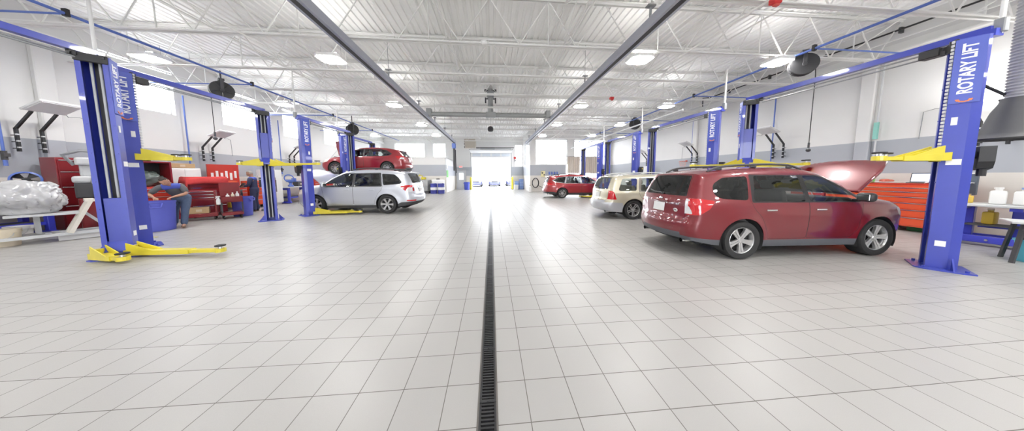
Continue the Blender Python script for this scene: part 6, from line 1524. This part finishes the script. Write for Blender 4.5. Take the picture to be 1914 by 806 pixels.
def person(label, loc, rz, J, clothes, hair_col, bald=False, gaze=(0, -1, 0)):
    """joints in local axes: faces -y. J holds pelvis, chest, neck, head, shoulders, elbows, wrists, hips, knees, ankles, toes"""
    root = thing('person', label, 'person', loc, rz)
    P = {k: Vector(v) for k, v in J.items()}
    B = {'pelvis': (P['pelvis'], (.13, .11)), 'waist': ((P['pelvis'] * .5 + P['chest'] * .5), (.125, .10)), 'chest': (P['chest'], (.15, .12)), 'neckb': (P['chest'] * .35 + P['neck'] * .65, .085), 'neck': (P['neck'], .052)}
    links = [('pelvis', 'waist'), ('waist', 'chest'), ('chest', 'neckb'), ('neckb', 'neck')]
    hd = (P['head'] - P['neck']).normalized()
    B['skull'] = (P['head'] - hd * .01, (.075, .085)); B['crown'] = (P['head'] + hd * .075, (.06, .07)); links += [('neck', 'skull'), ('skull', 'crown')]
    for s in 'LR':
        sh, el, wr, hp, kn, an, to = (P[k + s] for k in ('sh', 'el', 'wr', 'hp', 'kn', 'an', 'to'))
        B['sh' + s] = (sh, .062); B['ua' + s] = ((sh + el) / 2, .05); B['el' + s] = (el, .041); B['fa' + s] = (el * .65 + wr * .35, .041); B['wr' + s] = (wr, .027)
        d = (wr - el).normalized(); B['pm' + s] = (wr + d * .06, (.04, .022))
        links += [('chest', 'sh' + s), ('sh' + s, 'ua' + s), ('ua' + s, 'el' + s), ('el' + s, 'fa' + s), ('fa' + s, 'wr' + s), ('wr' + s, 'pm' + s)]
        B['hp' + s] = (hp, .088); B['th' + s] = ((hp + kn) / 2, .078); B['kn' + s] = (kn, .056); B['ca' + s] = (kn * .65 + an * .35, .055); B['an' + s] = (an, .038); B['to' + s] = (to, (.042, .03))
        links += [('pelvis', 'hp' + s), ('hp' + s, 'th' + s), ('th' + s, 'kn' + s), ('kn' + s, 'ca' + s), ('ca' + s, 'an' + s), ('an' + s, 'to' + s)]
        # fingers and thumb rooted in the palm
        side = d.cross(Vector((0, 0, 1))); side = side.normalized() if side.length > .1 else Vector((1, 0, 0)); dn = side.cross(d)
        if dn.z > 0: dn = -dn
        for f, (off, ln) in enumerate(((-.03, .062), (-.010, .075), (.010, .07), (.03, .055))):
            b0 = wr + d * .085 + side * off
            B['f%d0' % f + s] = (b0, .0105); B['f%d1' % f + s] = (b0 + d * ln * .55 + dn * .012, .0095); B['f%d2' % f + s] = (b0 + d * ln * .85 + dn * .038, .008)
            links += [('pm' + s, 'f%d0' % f + s), ('f%d0' % f + s, 'f%d1' % f + s), ('f%d1' % f + s, 'f%d2' % f + s)]
        tb = -1 if s == 'L' else 1
        B['t0' + s] = (wr + d * .04 - side * .042 * tb + dn * .01, .012); B['t1' + s] = (wr + d * .085 - side * .058 * tb + dn * .03, .0095)
        links += [('pm' + s, 't0' + s), ('t0' + s, 't1' + s)]
    body = skin_obj('body', B, links, M_skin, root)
    # head with brow, nose, mouth, ears: a shaped ellipsoid sunk over the skinned neck
    g = Vector(gaze).normalized(); up = hd - g * hd.dot(g); up.normalize(); sd = g.cross(up)
    Mh = Matrix((sd, -g, up)).transposed().to_4x4(); Mh.translation = P['head'] + hd * .02
    bm = bmesh.new(); bmesh.ops.create_uvsphere(bm, u_segments=28, v_segments=20, radius=1)
    for v in bm.verts:
        c = v.co.copy(); x, y, z = c.x * .076, c.y * .098, c.z * .118
        if c.y < 0:                                          # face side is local -y
            f = max(0, -c.y)
            y *= .93; 
            if z < -.03: x *= 1 - .30 * min(1, (-.03 - z) / .08); y -= .012 * f
            y -= .030 * math.exp(-((x / .013)**2)) * math.exp(-(((z + .018) / .020)**2)) * f      # nose
            y -= .008 * math.exp(-(((z - .018) / .012)**2)) * f                                    # brow
            y += .010 * (math.exp(-(((x - .032) / .016)**2)) + math.exp(-(((x + .032) / .016)**2))) * math.exp(-(((z - .002) / .012)**2)) * f
            y -= .006 * math.exp(-((x / .022)**2)) * math.exp(-(((z + .058) / .010)**2)) * f
        v.co = Vector((x, y, z))
    q = MB(); q.bm(bm, 0, Mh)
    for s in (-1, 1): q.ball((0, 0, 0), (.012, .026, .034), 0, 10, Mh @ Matrix.Translation((s * .076, .012, -.005)))
    bo = q.build('h', M_skin, None, 60)
    # join the head into the one continuous body mesh
    bmj = bmesh.new(); bmj.from_mesh(body.data); bmj.from_mesh(bo.data); bmj.to_mesh(body.data); bmj.free(); bpy.data.objects.remove(bo)
    body.data.polygons.foreach_set('use_smooth', [True] * len(body.data.polygons))
    q = MB()
    for s in (-1, 1): q.ball((0, 0, 0), (.011, .006, .007), 0, 10, Mh @ Matrix.Translation((s * .032, -.084, .002)))
    q.build('eyes', M_dark, body); q = MB(); q.ball((0, 0, 0), (.022, .005, .004), 0, 10, Mh @ Matrix.Translation((0, -.098, -.058))); q.build('mouth', mat('lip', (.3, .12, .1), .5), body)
    # hair cap
    bm = bmesh.new(); bmesh.ops.create_uvsphere(bm, u_segments=28, v_segments=18, radius=1)
    dl = []
    for v in bm.verts:
        c = v.co; keep = (c.z > .42 + .25 * max(0, -c.y)) or (c.y > .15 and c.z > -.35)
        if not keep: dl.append(v)
        v.co = Vector((c.x * .081, c.y * .103, c.z * .122 + .003))
    bmesh.ops.delete(bm, geom=dl, context='VERTS'); q = MB(); q.bm(bm, 0, Mh); ho = q.build('hair', mat('hair_%s' % label[:8].replace(' ', '_'), hair_col, .7, noise=.2, nscale=60), root, 70); md = ho.modifiers.new('t', 'SOLIDIFY'); md.thickness = .008
    # clothing: shirt, trousers, shoes
    shirt, panel, trou, shoe = clothes; C = {}; k = 1.0
    gr = lambda r_, a: tuple(x + a for x in (r_ if isinstance(r_, tuple) else (r_, r_)))
    keys = ['pelvis', 'waist', 'chest', 'neckb']; 
    for kk in keys: C[kk] = (B[kk][0], gr(B[kk][1], .03 if kk == 'chest' else .02))
    ls = [l for l in links if l[0] in keys and l[1] in keys]
    for s in 'LR':
        C['sh' + s] = (B['sh' + s][0], gr(B['sh' + s][1], .02)); C['ua' + s] = (B['ua' + s][0], gr(B['ua' + s][1], .022)); C['el' + s] = (B['ua' + s][0] * .15 + B['el' + s][0] * .85, gr(B['el' + s][1], .026)); ls += [('chest', 'sh' + s), ('sh' + s, 'ua' + s), ('ua' + s, 'el' + s)]
        if panel == 'long': C['fa' + s] = (B['fa' + s][0], gr(B['fa' + s][1], .016)); C['cu' + s] = (B['fa' + s][0] * .2 + B['wr' + s][0] * .8, gr(B['wr' + s][1], .02)); ls += [('el' + s, 'fa' + s), ('fa' + s, 'cu' + s)]
    tors = skin_obj('t', {'b': (P['pelvis'] - Vector((0, 0, .05)), (.15, .125)), 'p': (P['pelvis'] + Vector((0, 0, .03)), (.152, .127)), **{kk: C[kk] for kk in ('waist', 'chest', 'neckb')}}, [('b', 'p'), ('p', 'waist'), ('waist', 'chest'), ('chest', 'neckb')], shirt[0])
    sl = []
    for s in 'LR':
        ks = ['sh', 'ua', 'el'] + (['fa', 'cu'] if panel == 'long' else [])
        st = C['sh' + s][0] * .55 + P['chest'] * .45
        sl.append(skin_obj('t', {'st': (st, .118), **{a: C[a + s] for a in ks}}, [('st', 'sh')] + list(zip(ks[:-1], ks[1:])), shirt[0]))
    so = merge_objs('shirt', [tors] + sl, shirt[0], root)
    # yoke: blue shoulder panel
    Y = {'c': (B['neckb'][0] * .75 + B['chest'][0] * .25, (.115, .10)), 'l': (B['shL'][0] * .92 + B['chest'][0] * .08, .087), 'r': (B['shR'][0] * .92 + B['chest'][0] * .08, .087)}
    skin_obj('shirt_yoke', Y, [('c', 'l'), ('c', 'r')], shirt[1], so)
    lg = []
    for s in 'LR':
        ks = ['hp', 'th', 'kn', 'ca', 'an']; T = {'st': (P['pelvis'] * .45 + P['hp' + s] * .55 + Vector((0, 0, .07)), .115)}
        for a in ks: T[a] = (B[a + s][0], gr(B[a + s][1], .02 if a != 'an' else .028))
        T['an'] = (T['an'][0] - Vector((0, 0, .02)), T['an'][1])
        lg.append(skin_obj('t', T, [('st', 'hp')] + list(zip(ks[:-1], ks[1:])), trou))
    hv = (P['hpL'] - P['hpR']).normalized(); fv = hv.cross(Vector((0, 0, 1))).normalized()
    Mp = Matrix((hv, fv, Vector((0, 0, 1)))).transposed().to_4x4(); Mp.translation = P['pelvis']
    q = MB(); q.ball((0, 0, -.01), (.182, .138, .15), 0, 24, Mp); lg.append(q.build('t', trou, None, 179))
    merge_objs('trousers', lg, trou, root)
    for s in 'LR':
        an, to = P['an' + s], P['to' + s]; d = (to - an); d.z = 0; d.normalize()
        skin_obj('shoe', {'a': (an - d * .04 - Vector((0, 0, .03)), (.045, .045)), 'b': (an * .5 + to * .5 - Vector((0, 0, .01)), (.048, .042)), 'c': (to + d * .02, (.046, .032))}, [('a', 'b'), ('b', 'c')], shoe, root)
    return root
M_navy = mat('navy_cloth', (.025, .03, .075), .8, noise=.15, nscale=20); M_denim = mat('denim', (.07, .10, .17), .85, noise=.2, nscale=30); M_greyshirt = mat('grey_shirt', (.09, .09, .10), .8, noise=.12, nscale=20); M_royal = mat('royal_cloth', (.06, .09, .42), .75, noise=.1, nscale=20); M_brown = mat('shoe_brown', (.16, .09, .06), .6); M_blk = mat('shoe_black', (.02, .02, .02), .5)
# bending man: local -y looks along (.78, -.62) towards the aisle
J1 = dict(pelvis=(.10, .22, .86), chest=(-.03, .02, 1.13), neck=(-.11, -.10, 1.26), head=(-.16, -.18, 1.325), shL=(.12, -.02, 1.2), shR=(-.26, -.03, 1.18), elL=(.17, -.16, .98), elR=(-.42, -.06, .98), wrL=(-.04, -.27, .91), wrR=(-.36, -.28, .91),
          hpL=(.18, .20, .83), hpR=(.01, .26, .83), knL=(.12, -.06, .47), knR=(-.04, .24, .46), anL=(.07, -.18, .09), anR=(-.06, .42, .09), toL=(.05, -.32, .045), toR=(-.10, .27, .045))
person('man in a grey and blue shirt bending over the big blue barrel', (-9.0, 7.55, gz(-9.0)), R(52), J1, ((M_greyshirt, M_royal), 'short', M_denim, M_brown), (.03, .024, .02), gaze=(-.25, -.75, -.6))
# standing man: looks towards the wall (-x)
J2 = dict(pelvis=(0, .02, .93), chest=(0, -.01, 1.27), neck=(0, -.03, 1.45), head=(0, -.07, 1.555), shL=(.18, -.01, 1.36), shR=(-.18, -.01, 1.36), elL=(.22, -.04, 1.10), elR=(-.22, -.04, 1.10), wrL=(.10, -.25, 1.06), wrR=(-.10, -.25, 1.06),
          hpL=(.095, .02, .90), hpR=(-.095, .02, .90), knL=(.10, 0, .50), knR=(-.10, -.01, .50), anL=(.10, .03, .09), anR=(-.11, .03, .09), toL=(.115, -.12, .045), toR=(-.125, -.12, .045))
person('grey-haired man in a dark navy uniform standing left of the second left lift column', (-9.8, 10.65, gz(-9.8)), R(-70), J2, ((M_navy, M_royal), 'long', M_navy, M_blk), (.30, .28, .26), gaze=(0, -.9, -.35))
q = MB(); q.box((0, 0, .06), (.26, .012, .2), bev=.004); o = q.build('clipboard', M_dark, None); o.location = (-10.13, 10.53, 1.06 + gz(-10)); o.rotation_euler = (R(-35), 0, R(-70)); tag(o, 'dark clipboard in the hands of the man in the navy uniform', 'clipboard')
# ------------------------------------------------------------------ camera, sky, view
cam_d = bpy.data.cameras.new('camera'); cam = bpy.data.objects.new('camera', cam_d); COL.objects.link(cam)
f_px = 442.08; th, ps, ro = .0827265, .0860453, -.0048335
fw = Vector((math.sin(ps) * math.cos(th), math.cos(ps) * math.cos(th), -math.sin(th)))
r_ = Vector((math.cos(ps), -math.sin(ps), 0)); u_ = r_.cross(fw)
r2 = r_ * math.cos(ro) + u_ * math.sin(ro); u2 = u_ * math.cos(ro) - r_ * math.sin(ro)
Mc = Matrix((r2, u2, -fw)).transposed().to_4x4(); Mc.translation = (0, 0, 1.54)
cam.matrix_world = Mc
cam_d.sensor_fit = 'HORIZONTAL'; cam_d.sensor_width = 36; cam_d.lens = f_px / 1914 * 36
cam_d.shift_x = 0; cam_d.shift_y = -(403 - 365.38) / 1914
cam_d.clip_start = .05; cam_d.clip_end = 300
SC.camera = cam
w = bpy.data.worlds.new('sky'); SC.world = w; w.use_nodes = True
nt = w.node_tree; bg = nt.nodes['Background']
bg.inputs['Color'].default_value = (.93, .96, 1, 1); bg.inputs['Strength'].default_value = 8.0
vs_ = SC.view_settings; SC.display_settings.display_device = 'sRGB'
vs_.view_transform = 'Standard'; vs_.look = 'None'; vs_.exposure = 0.7; vs_.gamma = 1.0; vs_.use_curve_mapping = False
SC.cycles.max_bounces = 10; SC.cycles.diffuse_bounces = 5; SC.cycles.transparent_max_bounces = 16; SC.cycles.glossy_bounces = 4
SC.cycles.caustics_reflective = False; SC.cycles.caustics_refractive = False
SC.cycles.sample_clamp_indirect = 6
SC.cycles.use_denoising = True
